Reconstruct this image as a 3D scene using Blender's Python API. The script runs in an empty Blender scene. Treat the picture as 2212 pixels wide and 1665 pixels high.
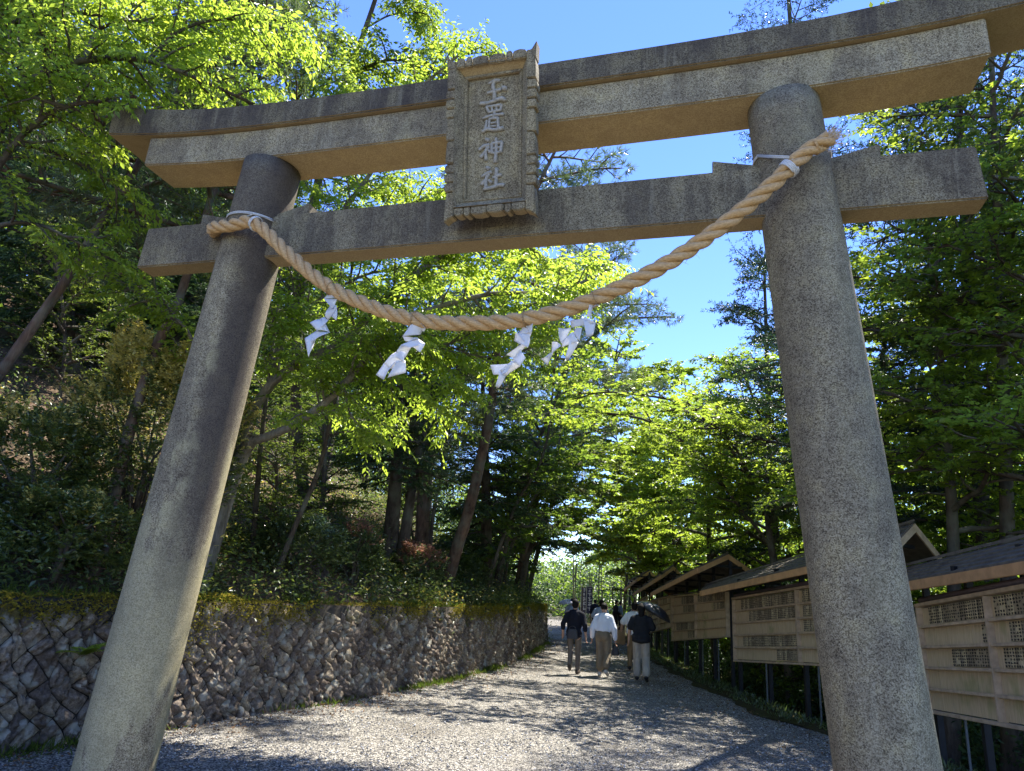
import bpy, bmesh, math, random
import numpy as np
from mathutils import Vector, Matrix, Euler
R = math.radians
scene = bpy.context.scene
col = scene.collection
rng = np.random.default_rng(11)
random.seed(5)

# ------------------------------------------------------------------ camera
CAM = np.array([1.7453, -4.945, 1.6]); YAW, PITCH, ROLL, FPX = -0.2929, 0.2961, 0.0678, 1496.57
PW, PH = 2212, 1665                      # photo measured at this size
cy_, sy_, cp_, sp_ = math.cos(YAW), math.sin(YAW), math.cos(PITCH), math.sin(PITCH)
cF = np.array([sy_*cp_, cy_*cp_, sp_]); cR0 = np.array([cy_, -sy_, 0.]); cU0 = np.cross(cR0, cF)
cR = cR0*math.cos(ROLL)+cU0*math.sin(ROLL); cU = cU0*math.cos(ROLL)-cR0*math.sin(ROLL)
cam = bpy.data.cameras.new('camera'); cam.sensor_width = 36; cam.sensor_fit = 'HORIZONTAL'
cam.lens = FPX/PW*36; cam.clip_end = 2000; cam.clip_start = .05
camo = bpy.data.objects.new('camera', cam); col.objects.link(camo)
camo.matrix_world = Matrix([[cR[i], cU[i], -cF[i], CAM[i]] for i in range(3)]+[[0, 0, 0, 1]])
scene.camera = camo
def at(px, py, depth):                   # a point seen at photo pixel px,py, depth metres along the view axis
    return CAM+(cF+cR*(px-PW/2)/FPX-cU*(py-PH/2)/FPX)*depth

# ------------------------------------------------------------------ sky, sun, exposure
SUN_EL, SUN_AZ = 61, 25                  # azimuth from +Y towards +X
w = bpy.data.worlds.new('World'); scene.world = w; w.use_nodes = True
nt = w.node_tree; nt.nodes.clear()
sky = nt.nodes.new('ShaderNodeTexSky'); sky.sky_type = 'NISHITA'; sky.sun_disc = False
sky.sun_elevation = R(SUN_EL); sky.sun_rotation = R(SUN_AZ); sky.air_density = 1.0; sky.dust_density = 0; sky.ozone_density = 4.5; sky.altitude = 900
bg = nt.nodes.new('ShaderNodeBackground'); bg.inputs[1].default_value = .115
wo = nt.nodes.new('ShaderNodeOutputWorld')
hs = nt.nodes.new('ShaderNodeHueSaturation'); hs.inputs['Saturation'].default_value = 1.15; hs.inputs['Hue'].default_value = .517
nt.links.new(sky.outputs[0], hs.inputs['Color']); nt.links.new(hs.outputs[0], bg.inputs[0]); nt.links.new(bg.outputs[0], wo.inputs[0])
sl = bpy.data.lights.new('sun', 'SUN'); sl.energy = 3.7; sl.angle = R(.53); sl.color = (1, .95, .86)
so = bpy.data.objects.new('sun', sl); col.objects.link(so)
sd = Vector((math.sin(R(SUN_AZ))*math.cos(R(SUN_EL)), math.cos(R(SUN_AZ))*math.cos(R(SUN_EL)), math.sin(R(SUN_EL))))
so.rotation_euler = sd.to_track_quat('Z', 'Y').to_euler(); so.location = (20, 20, 40)
scene.view_settings.view_transform = 'Standard'; scene.view_settings.look = 'None'
scene.view_settings.gamma = 1; scene.view_settings.exposure = 1.93
scene.render.engine = 'CYCLES'
cyc = scene.cycles; cyc.max_bounces = 7; cyc.diffuse_bounces = 5; cyc.glossy_bounces = 2; cyc.transmission_bounces = 5
cyc.transparent_max_bounces = 4; cyc.caustics_reflective = False; cyc.caustics_refractive = False
cyc.use_denoising = True; cyc.sample_clamp_indirect = 6

# ------------------------------------------------------------------ helpers: objects
def link(name, me, mat=None, parent=None, **kw):
    o = bpy.data.objects.new(name, me); col.objects.link(o)
    if mat is not None and not me.materials: me.materials.append(mat)
    if parent is not None: o.parent = parent
    for k, v in kw.items(): o[k] = v
    return o
def thing(name, label, cat, loc=(0, 0, 0), rz=0, group=None):
    o = bpy.data.objects.new(name, None); col.objects.link(o); o.empty_display_size = .2
    o.location = loc; o.rotation_euler = (0, 0, rz); o['label'] = label; o['category'] = cat
    if group: o['group'] = group
    return o
def tag(o, label, cat, group=None):
    o['label'] = label; o['category'] = cat
    if group: o['group'] = group
    return o
def mesh_np(name, V, F3=None, F4=None, smooth=False):
    me = bpy.data.meshes.new(name); V = np.asarray(V, np.float32)
    loops, totals = [], []
    if F4 is not None and len(F4): F4 = np.asarray(F4, np.int32); loops.append(F4.ravel()); totals.append(np.full(len(F4), 4, np.int32))
    if F3 is not None and len(F3): F3 = np.asarray(F3, np.int32); loops.append(F3.ravel()); totals.append(np.full(len(F3), 3, np.int32))
    loops = np.concatenate(loops); totals = np.concatenate(totals); starts = np.concatenate([[0], np.cumsum(totals)[:-1]]).astype(np.int32)
    me.vertices.add(len(V)); me.vertices.foreach_set('co', V.ravel())
    me.loops.add(len(loops)); me.loops.foreach_set('vertex_index', loops)
    me.polygons.add(len(totals)); me.polygons.foreach_set('loop_start', starts); me.polygons.foreach_set('loop_total', totals)
    if smooth: me.polygons.foreach_set('use_smooth', np.ones(len(totals), bool))
    me.update(calc_edges=True); me.validate()
    return me
class MB:                                 # mesh collector: boxes, prisms, tubes
    def __init__(s): s.v = []; s.f = []; s.n = 0
    def add(s, vs, fs):
        s.v.extend([tuple(p) for p in vs]); s.f.extend([tuple(i+s.n for i in f) for f in fs]); s.n += len(vs)
    def hexa(s, p):                       # 4 bottom pts, 4 top pts (same winding)
        s.add(p, [(3, 2, 1, 0), (4, 5, 6, 7), (0, 1, 5, 4), (1, 2, 6, 5), (2, 3, 7, 6), (3, 0, 4, 7)])
    def box(s, a, b):
        x0, y0, z0 = a; x1, y1, z1 = b
        s.hexa([(x0, y0, z0), (x1, y0, z0), (x1, y1, z0), (x0, y1, z0), (x0, y0, z1), (x1, y0, z1), (x1, y1, z1), (x0, y1, z1)])
    def bar(s, p, q, w, h, up=(0, 0, 1)):
        p, q, up = Vector(p), Vector(q), Vector(up); d = (q-p).normalized(); sd_ = d.cross(up).normalized()*w/2; u = sd_.cross(d).normalized()*h/2
        s.hexa([p-sd_-u, p+sd_-u, q+sd_-u, q-sd_-u, p-sd_+u, p+sd_+u, q+sd_+u, q-sd_+u])
    def prism(s, poly, off):              # planar polygon extruded by vector
        n = len(poly); off = Vector(off); P = [Vector(p) for p in poly]
        s.add(P+[p+off for p in P], [tuple(range(n-1, -1, -1)), tuple(range(n, 2*n))]+[(i, (i+1) % n, n+(i+1) % n, n+i) for i in range(n)])
    def tube(s, pts, rad, k=8, cap=True, flat=None):
        pts = np.asarray(pts, float); rad = np.broadcast_to(np.asarray(rad, float), (len(pts),))
        V, F = tube_arrays(pts, rad, k, flat)
        if cap: F = [tuple(f) for f in F]+[tuple(range(k-1, -1, -1)), tuple(range(len(V)-k, len(V)))]
        s.add(V, [tuple(f) for f in F])
    def build(s, name, mat, parent=None, bevel=0, smooth=False, **kw):
        me = bpy.data.meshes.new(name); me.from_pydata(s.v, [], s.f); me.update()
        bm = bmesh.new(); bm.from_mesh(me)
        bmesh.ops.recalc_face_normals(bm, faces=bm.faces)
        if bevel: bmesh.ops.bevel(bm, geom=[e for e in bm.edges if len(e.link_faces) == 2 and e.calc_face_angle(0) > .5], offset=bevel, segments=2, affect='EDGES', clamp_overlap=True)
        bm.to_mesh(me); bm.free()
        if smooth:
            for p in me.polygons: p.use_smooth = True
        return link(name, me, mat, parent, **kw)
def tube_arrays(pts, rad, k, flat=None):
    n = len(pts); T = np.gradient(pts, axis=0); T /= np.linalg.norm(T, axis=1)[:, None]+1e-9
    up = np.array([0, 0, 1.]) if abs(T[0, 2]) < .9 else np.array([1., 0, 0])
    V = []
    a = np.arange(k)/k*2*np.pi
    B = np.cross(T[0], up); B /= np.linalg.norm(B)
    for i in range(n):
        B = B-T[i]*(B@T[i]); B /= np.linalg.norm(B)+1e-9; N = np.cross(B, T[i])
        V.append(pts[i]+rad[i]*(np.cos(a)[:, None]*B+np.sin(a)[:, None]*N*(flat or 1)))
    V = np.concatenate(V); i = np.arange(n-1)[:, None]*k; j = np.arange(k)[None]; j2 = (j+1) % k
    F = np.stack([i+j, i+j2, i+k+j2, i+k+j], -1).reshape(-1, 4)
    return V, F
def smoothpath(pts, n):                  # Catmull-Rom through points
    P = np.asarray(pts, float); P = np.vstack([2*P[0]-P[1], P, 2*P[-1]-P[-2]]); m = len(P)-3
    t = np.linspace(0, m-1e-6, n); i = t.astype(int); u = (t-i)[:, None]
    a, b, c, d = P[i], P[i+1], P[i+2], P[i+3]
    return .5*((2*b)+(c-a)*u+(2*a-5*b+4*c-d)*u**2+(3*b-a-3*c+d)*u**3)

# ------------------------------------------------------------------ helpers: materials
def newmat(name):
    m = bpy.data.materials.new(name); m.use_nodes = True; return m, m.node_tree, m.node_tree.nodes['Principled BSDF']
def nd(t, typ, **kw):
    n = t.nodes.new(typ)
    for k, v in kw.items(): setattr(n, k, v)
    return n
def coords(t, scale=(1, 1, 1), kind='Object'):
    tc = nd(t, 'ShaderNodeTexCoord'); mp = nd(t, 'ShaderNodeMapping'); mp.inputs['Scale'].default_value = scale
    t.links.new(tc.outputs[kind], mp.inputs[0]); return mp.outputs[0]
def noise(t, vec, scale, detail=4, rough=.6):
    n = nd(t, 'ShaderNodeTexNoise'); n.inputs['Scale'].default_value = scale; n.inputs['Detail'].default_value = detail; n.inputs['Roughness'].default_value = rough
    t.links.new(vec, n.inputs['Vector']); return n.outputs['Fac']
def ramp(t, fac, stops):
    r = nd(t, 'ShaderNodeValToRGB'); e = r.color_ramp.elements
    while len(e) < len(stops): e.new(.5)
    for el, (p, c) in zip(e, stops): el.position = p; el.color = (*c, 1) if len(c) == 3 else c
    t.links.new(fac, r.inputs[0]); return r.outputs[0]
def mixc(t, fac, a, b, mode='MIX'):
    m = nd(t, 'ShaderNodeMix', data_type='RGBA', blend_type=mode)
    for s, v in ((0, fac), (6, a), (7, b)):
        if isinstance(v, (int, float)): m.inputs[s].default_value = v
        elif isinstance(v, tuple): m.inputs[s].default_value = (*v, 1)
        else: t.links.new(v, m.inputs[s])
    return m.outputs[2]
def mth(t, op, a, b=None, clamp=False):
    m = nd(t, 'ShaderNodeMath', operation=op); m.use_clamp = clamp
    for i, v in enumerate((a, b)):
        if v is None: continue
        if isinstance(v, (int, float)): m.inputs[i].default_value = v
        else: t.links.new(v, m.inputs[i])
    return m.outputs[0]
def smooth(t, v, a, b):
    m = nd(t, 'ShaderNodeMapRange', interpolation_type='SMOOTHSTEP'); m.inputs[1].default_value = a; m.inputs[2].default_value = b
    t.links.new(v, m.inputs[0]); return m.outputs[0]
def bump(t, b, h, strength, dist):
    n = nd(t, 'ShaderNodeBump'); n.inputs['Strength'].default_value = strength; n.inputs['Distance'].default_value = dist
    t.links.new(h, n.inputs['Height']); t.links.new(n.outputs[0], b.inputs['Normal'])
def plain(name, c, rough=.7, var=.15, scale=14, spec=.3, bmp=0):
    m, t, b = newmat(name); b.inputs['Roughness'].default_value = rough; b.inputs['Specular IOR Level'].default_value = spec
    n = noise(t, coords(t), scale, 5)
    t.links.new(ramp(t, n, [(.3, tuple(x*(1-var) for x in c)), (.7, tuple(min(1, x*(1+var)) for x in c))]), b.inputs['Base Color'])
    if bmp: bump(t, b, n, .5, bmp)
    return m
def leafmat(name, diff, trans, tf=.45, rough=.42, spec=.35, hue=.42):
    m, t, b = newmat(name)
    g = nd(t, 'ShaderNodeNewGeometry'); rnd = g.outputs['Random Per Island']
    d = ramp(t, rnd, [(0, tuple(c*(1-hue) for c in diff)), (.5, diff), (1, (diff[0]*(1+hue*1.2), diff[1]*(1+hue*.8), diff[2]))])
    tr = ramp(t, rnd, [(0, tuple(c*(1-hue) for c in trans)), (.5, trans), (1, (trans[0]*(1+hue*.7), trans[1]*(1+hue*.4), trans[2]))])
    t.links.new(d, b.inputs['Base Color']); b.inputs['Roughness'].default_value = rough; b.inputs['Specular IOR Level'].default_value = spec
    tl = nd(t, 'ShaderNodeBsdfTranslucent'); t.links.new(tr, tl.inputs[0])
    mx = nd(t, 'ShaderNodeMixShader'); mx.inputs[0].default_value = tf
    t.links.new(b.outputs[0], mx.inputs[1]); t.links.new(tl.outputs[0], mx.inputs[2])
    t.links.new(mx.outputs[0], t.nodes['Material Output'].inputs['Surface'])
    return m
def barkmat(name, a, c, scale=9):
    m, t, b = newmat(name); b.inputs['Roughness'].default_value = .9; b.inputs['Specular IOR Level'].default_value = .15
    v = coords(t, (1, 1, .22)); n = noise(t, v, scale, 6, .7); n2 = noise(t, coords(t), 2.2, 3)
    cc = mixc(t, ramp(t, n2, [(.45, (0, 0, 0)), (.65, (.6, .6, .6))]), ramp(t, n, [(.35, a), (.65, c)]), (.16, .17, .13))
    t.links.new(cc, b.inputs['Base Color']); bump(t, b, n, .9, .03); return m

M = {}
# granite of the gate: salt-and-pepper grain, dark rain streaks, ochre undersides, pale lichen
def granite(name, streak=.6, lichen=.0, seed=0, band=None, tone=1., topdark=0):
    m, t, b = newmat(name); b.inputs['Roughness'].default_value = .85; b.inputs['Specular IOR Level'].default_value = .25
    co = coords(t)
    vor = nd(t, 'ShaderNodeTexVoronoi'); vor.inputs['Scale'].default_value = 150; t.links.new(co, vor.inputs['Vector'])
    sep = nd(t, 'ShaderNodeSeparateColor'); t.links.new(vor.outputs['Color'], sep.inputs[0])
    n1 = noise(t, co, 105, 3, .7)
    grain = mth(t, 'ADD', mth(t, 'MULTIPLY', sep.outputs[0], .55), mth(t, 'MULTIPLY', n1, .6))
    base = ramp(t, grain, [(.25, tuple(tone*x for x in (.075, .058, .036))), (.43, tuple(tone*x for x in (.205, .166, .100))), (.62, tuple(tone*x for x in (.35, .295, .185))), (.9, tuple(tone*x for x in (.49, .43, .29)))])
    st = coords(t, (1, 1, .13)); st = noise(t, st, 3.0+seed*.3, 6, .66); big = noise(t, co, .8, 3)
    blot = noise(t, co, 5.5, 5, .7)
    base = mixc(t, 1., base, ramp(t, blot, [(.3, (.62, .60, .59)), (.5, (1., 1., 1.)), (.72, (1.24, 1.22, 1.05))]), 'MULTIPLY')
    sfac = mth(t, 'MULTIPLY', smooth(t, mth(t, 'ADD', mth(t, 'MULTIPLY', st, .7), mth(t, 'MULTIPLY', big, .45)), .50, .66), streak)
    c = mixc(t, sfac, base, mixc(t, .72, base, (.046, .036, .033), 'MIX'))
    fs = noise(t, coords(t, (1, 1, .07)), 7.5+seed, 5, .7)
    c = mixc(t, mth(t, 'MULTIPLY', smooth(t, fs, .52, .68), .5*min(1, streak+.2)), c, mixc(t, .7, base, (.06, .05, .042)))
    c = mixc(t, mth(t, 'MULTIPLY', smooth(t, fs, .46, .34), .28), c, mixc(t, .5, base, (.46, .43, .31)))
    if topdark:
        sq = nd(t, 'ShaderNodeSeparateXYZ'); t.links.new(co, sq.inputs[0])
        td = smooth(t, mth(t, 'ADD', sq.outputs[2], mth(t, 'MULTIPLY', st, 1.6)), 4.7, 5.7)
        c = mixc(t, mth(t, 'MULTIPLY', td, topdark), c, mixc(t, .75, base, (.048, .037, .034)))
    if lichen:
        lf = noise(t, coords(t, (1, 1, .45)), 2.2, 6, .65)
        sepz = nd(t, 'ShaderNodeSeparateXYZ'); t.links.new(co, sepz.inputs[0])
        low = smooth(t, sepz.outputs[2], 4.0, .3)
        lm = mth(t, 'MULTIPLY', smooth(t, mth(t, 'ADD', lf, mth(t, 'MULTIPLY', low, .12)), .565, .62), lichen)
        c = mixc(t, lm, c, mixc(t, .5, base, (.44, .40, .22)))
    if band:                              # a dark run-off stain down one side of the shaft
        sx = nd(t, 'ShaderNodeSeparateXYZ'); t.links.new(co, sx.inputs[0])
        ax = mth(t, 'ADD', mth(t, 'MULTIPLY', sx.outputs[2], -band[1]), band[0])      # shaft axis at this height
        dx = mth(t, 'SUBTRACT', mth(t, 'SUBTRACT', sx.outputs[0], ax), mth(t, 'MULTIPLY', noise(t, co, 1.7, 5), .30))
        bm_ = mth(t, 'MULTIPLY', smooth(t, dx, band[2]-.07, band[2]+.06), smooth(t, dx, band[3]+.07, band[3]))
        hz = smooth(t, sx.outputs[2], .9, 2.6)
        fr = nd(t, 'ShaderNodeNewGeometry'); sn = nd(t, 'ShaderNodeSeparateXYZ'); t.links.new(fr.outputs['Normal'], sn.inputs[0])
        bm_ = mth(t, 'MULTIPLY', mth(t, 'MULTIPLY', bm_, hz), smooth(t, sn.outputs[1], .3, -.1))
        c = mixc(t, mth(t, 'MULTIPLY', bm_, .97), c, mixc(t, .82, base, (.048, .036, .033)))
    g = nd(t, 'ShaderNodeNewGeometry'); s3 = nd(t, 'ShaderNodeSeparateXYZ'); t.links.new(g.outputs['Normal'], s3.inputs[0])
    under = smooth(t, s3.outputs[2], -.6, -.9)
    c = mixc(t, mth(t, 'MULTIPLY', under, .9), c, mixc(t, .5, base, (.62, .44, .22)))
    t.links.new(c, b.inputs['Base Color']); bump(t, b, grain, .35, .006)
    return m
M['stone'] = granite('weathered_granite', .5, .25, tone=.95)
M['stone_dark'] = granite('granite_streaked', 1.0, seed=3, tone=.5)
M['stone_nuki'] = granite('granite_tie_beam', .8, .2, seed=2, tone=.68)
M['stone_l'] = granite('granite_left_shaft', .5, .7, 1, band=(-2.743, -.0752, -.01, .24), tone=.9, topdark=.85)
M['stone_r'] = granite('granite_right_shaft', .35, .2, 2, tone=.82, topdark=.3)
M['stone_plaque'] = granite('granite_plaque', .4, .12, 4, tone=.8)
M['stone_letter'] = plain('pale_carved_stone', (.34, .32, .275), .85, .35, 60)

def gravelmat():
    m, t, b = newmat('grey_gravel'); b.inputs['Roughness'].default_value = .9; b.inputs['Specular IOR Level'].default_value = .2
    co = coords(t)
    v = nd(t, 'ShaderNodeTexVoronoi'); v.inputs['Scale'].default_value = 58; t.links.new(co, v.inputs['Vector'])
    v2 = nd(t, 'ShaderNodeTexVoronoi'); v2.inputs['Scale'].default_value = 33; t.links.new(co, v2.inputs['Vector'])
    s = nd(t, 'ShaderNodeSeparateColor'); t.links.new(v.outputs['Color'], s.inputs[0])
    s2 = nd(t, 'ShaderNodeSeparateColor'); t.links.new(v2.outputs['Color'], s2.inputs[0])
    big = noise(t, co, .7, 5)
    val = mth(t, 'ADD', mth(t, 'MULTIPLY', s.outputs[0], .62), mth(t, 'MULTIPLY', s2.outputs[1], .38))
    c = ramp(t, val, [(.1, (.04, .039, .038)), (.28, (.18, .165, .138)), (.55, (.40, .367, .307)), (.9, (.70, .645, .55))])
    c = mixc(t, mth(t, 'MULTIPLY', smooth(t, big, .48, .68), .55), c, (.17, .14, .10))
    gap = smooth(t, v.outputs['Distance'], .75, .35)
    t.links.new(mixc(t, mth(t, 'SUBTRACT', 1, gap), c, (.05, .05, .05)), b.inputs['Base Color'])
    bump(t, b, mth(t, 'SUBTRACT', 1.0, v.outputs['Distance']), .9, .02)
    return m
M['gravel'] = gravelmat()
def soilmat(name, a, b_, c_):
    m, t, b = newmat(name); b.inputs['Roughness'].default_value = 1; b.inputs['Specular IOR Level'].default_value = .05
    co = coords(t); n = noise(t, co, 22, 6, .7); n2 = noise(t, co, 1.1, 4)
    c = mixc(t, smooth(t, n2, .42, .62), ramp(t, n, [(.3, a), (.7, b_)]), c_)
    t.links.new(c, b.inputs['Base Color']); bump(t, b, n, .8, .05); return m
M['litter'] = soilmat('brown_leaf_litter', (.06, .04, .028), (.24, .165, .115), (.08, .075, .04))
M['soil'] = soilmat('forest_soil', (.03, .024, .016), (.10, .08, .05), (.04, .045, .018))
M['mossground'] = soilmat('mossy_verge', (.03, .03, .012), (.09, .085, .03), (.06, .05, .025))
def wallmat():
    m, t, b = newmat('rough_wall_stone'); b.inputs['Roughness'].default_value = .95; b.inputs['Specular IOR Level'].default_value = .15
    co = coords(t); g = nd(t, 'ShaderNodeNewGeometry')
    n = noise(t, co, 24, 8, .78); n2 = noise(t, co, 4.5, 5, .65)
    base = ramp(t, n, [(.3, (.07, .058, .045)), (.5, (.25, .215, .17)), (.72, (.52, .47, .38))])
    tint = ramp(t, g.outputs['Random Per Island'], [(0, (.5, .45, .44)), (.5, (.9, .83, .79)), (1, (1.3, 1.24, 1.08))])
    base = mixc(t, 1.0, base, tint, 'MULTIPLY')
    nz = nd(t, 'ShaderNodeTexNoise'); nz.inputs['Scale'].default_value = 14; t.links.new(co, nz.inputs['Vector'])
    v = nd(t, 'ShaderNodeTexVoronoi'); v.inputs['Scale'].default_value = 8.5; t.links.new(mixc(t, .09, co, nz.outputs['Color']), v.inputs['Vector'])
    s = nd(t, 'ShaderNodeSeparateColor'); t.links.new(v.outputs['Color'], s.inputs[0])
    spot = mth(t, 'MULTIPLY', smooth(t, v.outputs['Distance'], .55, .30), smooth(t, s.outputs[0], .55, .6))
    base = mixc(t, mth(t, 'MULTIPLY', spot, .75), base, mixc(t, n, (.30, .29, .23), (.60, .58, .48)))
    sz = nd(t, 'ShaderNodeSeparateXYZ'); t.links.new(co, sz.inputs[0])
    top = mth(t, 'MULTIPLY', smooth(t, mth(t, 'ADD', sz.outputs[2], mth(t, 'MULTIPLY', n2, 1.9)), 2.05, 2.4), .8)
    base = mixc(t, top, base, mixc(t, n, (.03, .03, .008), (.16, .14, .03)))
    t.links.new(base, b.inputs['Base Color']); bump(t, b, mth(t, 'ADD', n, mth(t, 'MULTIPLY', n2, .6)), .8, .05); return m
M['wall'] = wallmat()
M['mortar'] = plain('dark_joint', (.05, .042, .032), 1, .4)
M['moss'] = leafmat('yellow_green_moss', (.22, .19, .03), (.3, .28, .04), .35, .9, .05)
M['grass'] = leafmat('verge_grass', (.09, .13, .02), (.16, .25, .03), .4, .6, .2)
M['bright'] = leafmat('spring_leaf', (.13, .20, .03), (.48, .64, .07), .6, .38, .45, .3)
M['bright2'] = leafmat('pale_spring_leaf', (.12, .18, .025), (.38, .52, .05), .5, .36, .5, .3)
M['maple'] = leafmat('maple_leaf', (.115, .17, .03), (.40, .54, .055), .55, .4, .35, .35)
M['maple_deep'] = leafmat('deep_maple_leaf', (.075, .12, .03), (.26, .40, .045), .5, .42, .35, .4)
M['olive'] = leafmat('olive_leaf', (.07, .10, .025), (.22, .30, .045), .45, .4, .4, .4)
M['hinoki'] = leafmat('cypress_spray', (.05, .09, .04), (.09, .17, .05), .3, .5, .3, .45)
M['hinoki_b'] = leafmat('blue_green_spray', (.085, .13, .09), (.10, .19, .09), .3, .35, .5, .4)
M['pine'] = leafmat('pine_needle', (.10, .135, .06), (.16, .24, .07), .35, .35, .5, .4)
M['fir'] = leafmat('fir_needle', (.036, .064, .034), (.05, .11, .04), .25, .4, .4, .4)
M['shrub'] = leafmat('evergreen_leaf', (.085, .115, .03), (.16, .23, .04), .35, .28, .6, .45)
M['tip'] = leafmat('copper_new_leaf', (.46, .41, .13), (.58, .50, .10), .4, .35, .5, .35)
M['pink'] = leafmat('pinkish_new_leaf', (.30, .15, .11), (.42, .22, .14), .4, .45, .3, .4)
M['under'] = leafmat('undergrowth_leaf', (.09, .125, .05), (.14, .22, .055), .35, .3, .55, .5)
M['dry'] = leafmat('dry_leaf', (.16, .10, .06), (.12, .07, .03), .2, .8, .1, .5)
M['bark'] = barkmat('grey_brown_bark', (.045, .035, .028), (.16, .125, .095))
M['bark_red'] = barkmat('red_pine_bark', (.05, .03, .022), (.20, .125, .085), 7)
M['bark_dark'] = barkmat('dark_bark', (.035, .027, .022), (.12, .095, .075))
M['bark_pale'] = barkmat('lichened_bark', (.09, .08, .06), (.27, .24, .19), 12)
# ------------------------------------------------------------------ ground
WX = np.array([-14, -6, .4, 2.0, 3.5, 4.8, 8.0, 12.0, 14.2, 22.1, 30, 45, 70, 120.])   # foot of the left bank along y
WXV = np.array([-6.5, -5.3, -4.27, -3.97, -3.75, -3.42, -3.16, -3.14, -3.31, -4.42, -6.6, -12, -20, -34.])
def wallx(y): return np.interp(y, WX, WXV)
EX = np.array([-14, 3, 5, 6.7, 7.8, 12, 17.7, 24, 30, 45, 70, 120.])                    # right edge of the gravel
EXV = np.array([5.4, 4.3, 3.75, 3.2, 2.5, 1.25, -.2, -1.4, -2.6, -7, -15, -29.])
def edgex(y): return np.interp(y, EX, EXV)
def gz(y): return .004*np.maximum(y, 0)
def groundz(x, y):
    e = x-edgex(y)-.55
    return gz(y)-.012-.45*np.clip(e/1.3, 0, 1)**1.5+np.clip(e-8, 0, 60)*.02
def hillz(x, y):
    d = wallx(y)-x
    lo = np.where(y < 22, 1.3+.02*np.maximum(d, 0), np.maximum(0, np.minimum(1.3, .1+.85*d)))
    z = lo+gz(y)+np.where(d > .5, (d-.5)*.56, 0)-np.clip(d-16, 0, 99)*.35
    return z+.10*np.sin(x*1.7+y*.6)*np.clip(d-.4, 0, 1)+.07*np.sin(x*3.1-y*2.3)*np.clip(d-.4, 0, 1)
def grid(name, X, Y, Z, mat, **kw):
    n, m = X.shape; V = np.stack([X, Y, Z], -1).reshape(-1, 3)
    i = np.arange(n-1)[:, None]*m; j = np.arange(m-1)[None]
    F = np.stack([i+j, i+m+j, i+m+j+1, i+j+1], -1).reshape(-1, 4)
    return link(name, mesh_np(name, V, F4=F, smooth=True), mat, **kw)
ys = np.concatenate([np.linspace(-60, -10, 8), np.arange(-9, 40, .5), np.linspace(41, 300, 40)])
xs = np.concatenate([np.linspace(-150, -12, 12), np.arange(-11, 20, .5), np.linspace(21, 200, 20)])
Yg, Xg = np.meshgrid(ys, xs, indexing='ij')
Zg = groundz(Xg, Yg)
o = grid('ground', Yg.T*0+Xg.T, Yg.T, Zg.T, M['soil'], kind='structure')
# gravel path: one strip between wall foot and right edge, gently uneven edges
ys = np.concatenate([np.arange(-12, 30, .25), np.linspace(30, 110, 60)]); u = np.linspace(0, 1, 41)
L = wallx(ys)-.15; E_ = edgex(ys)+.08*np.sin(ys*2.1)+.05*np.sin(ys*5.3)
Xp = L[:, None]+(E_-L)[:, None]*u[None]; Yp = np.repeat(ys[:, None], 41, 1)
Zp = gz(Yp)+.004+.008*np.sin(Xp*2.2+Yp*.9)+.006*np.sin(Xp*4.1-Yp*1.7)
o = grid('gravel_path', Xp.T, Yp.T, Zp.T, M['gravel'], kind='structure')
# mossy verge right of the gravel
u = np.linspace(0, 1, 9); W_ = .75+.12*np.sin(ys*1.3)
Xp = E_[:, None]-.06+W_[:, None]*u[None]; Yp = np.repeat(ys[:, None], 9, 1)
Zp = groundz(Xp, Yp)+.03+.03*np.sin(u*np.pi)[None]+.012*np.sin(Yp*7+Xp*5)
o = grid('verge', Xp.T, Yp.T, Zp.T, M['mossground'], kind='structure')
# wooded hillside rising behind the wall
ys = np.concatenate([np.arange(-16, 30, .4), np.linspace(31, 120, 50)]); d = np.concatenate([[0, .05], np.arange(.3, 14, .4), np.linspace(14.5, 70, 20)])
Yh = np.repeat(ys[:, None], len(d), 1); Xh = wallx(ys)[:, None]-.12-d[None]
o = grid('hillside', Xh.T[::-1], Yh.T[::-1], hillz(Xh, Yh).T[::-1], M['litter'], kind='structure')
def hit(px, py, zf=hillz):               # where the view ray meets the hillside
    for dd in np.arange(3, 60, .05):
        p = at(px, py, dd)
        if p[2] < zf(p[0], p[1]): return p
    return p

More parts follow.
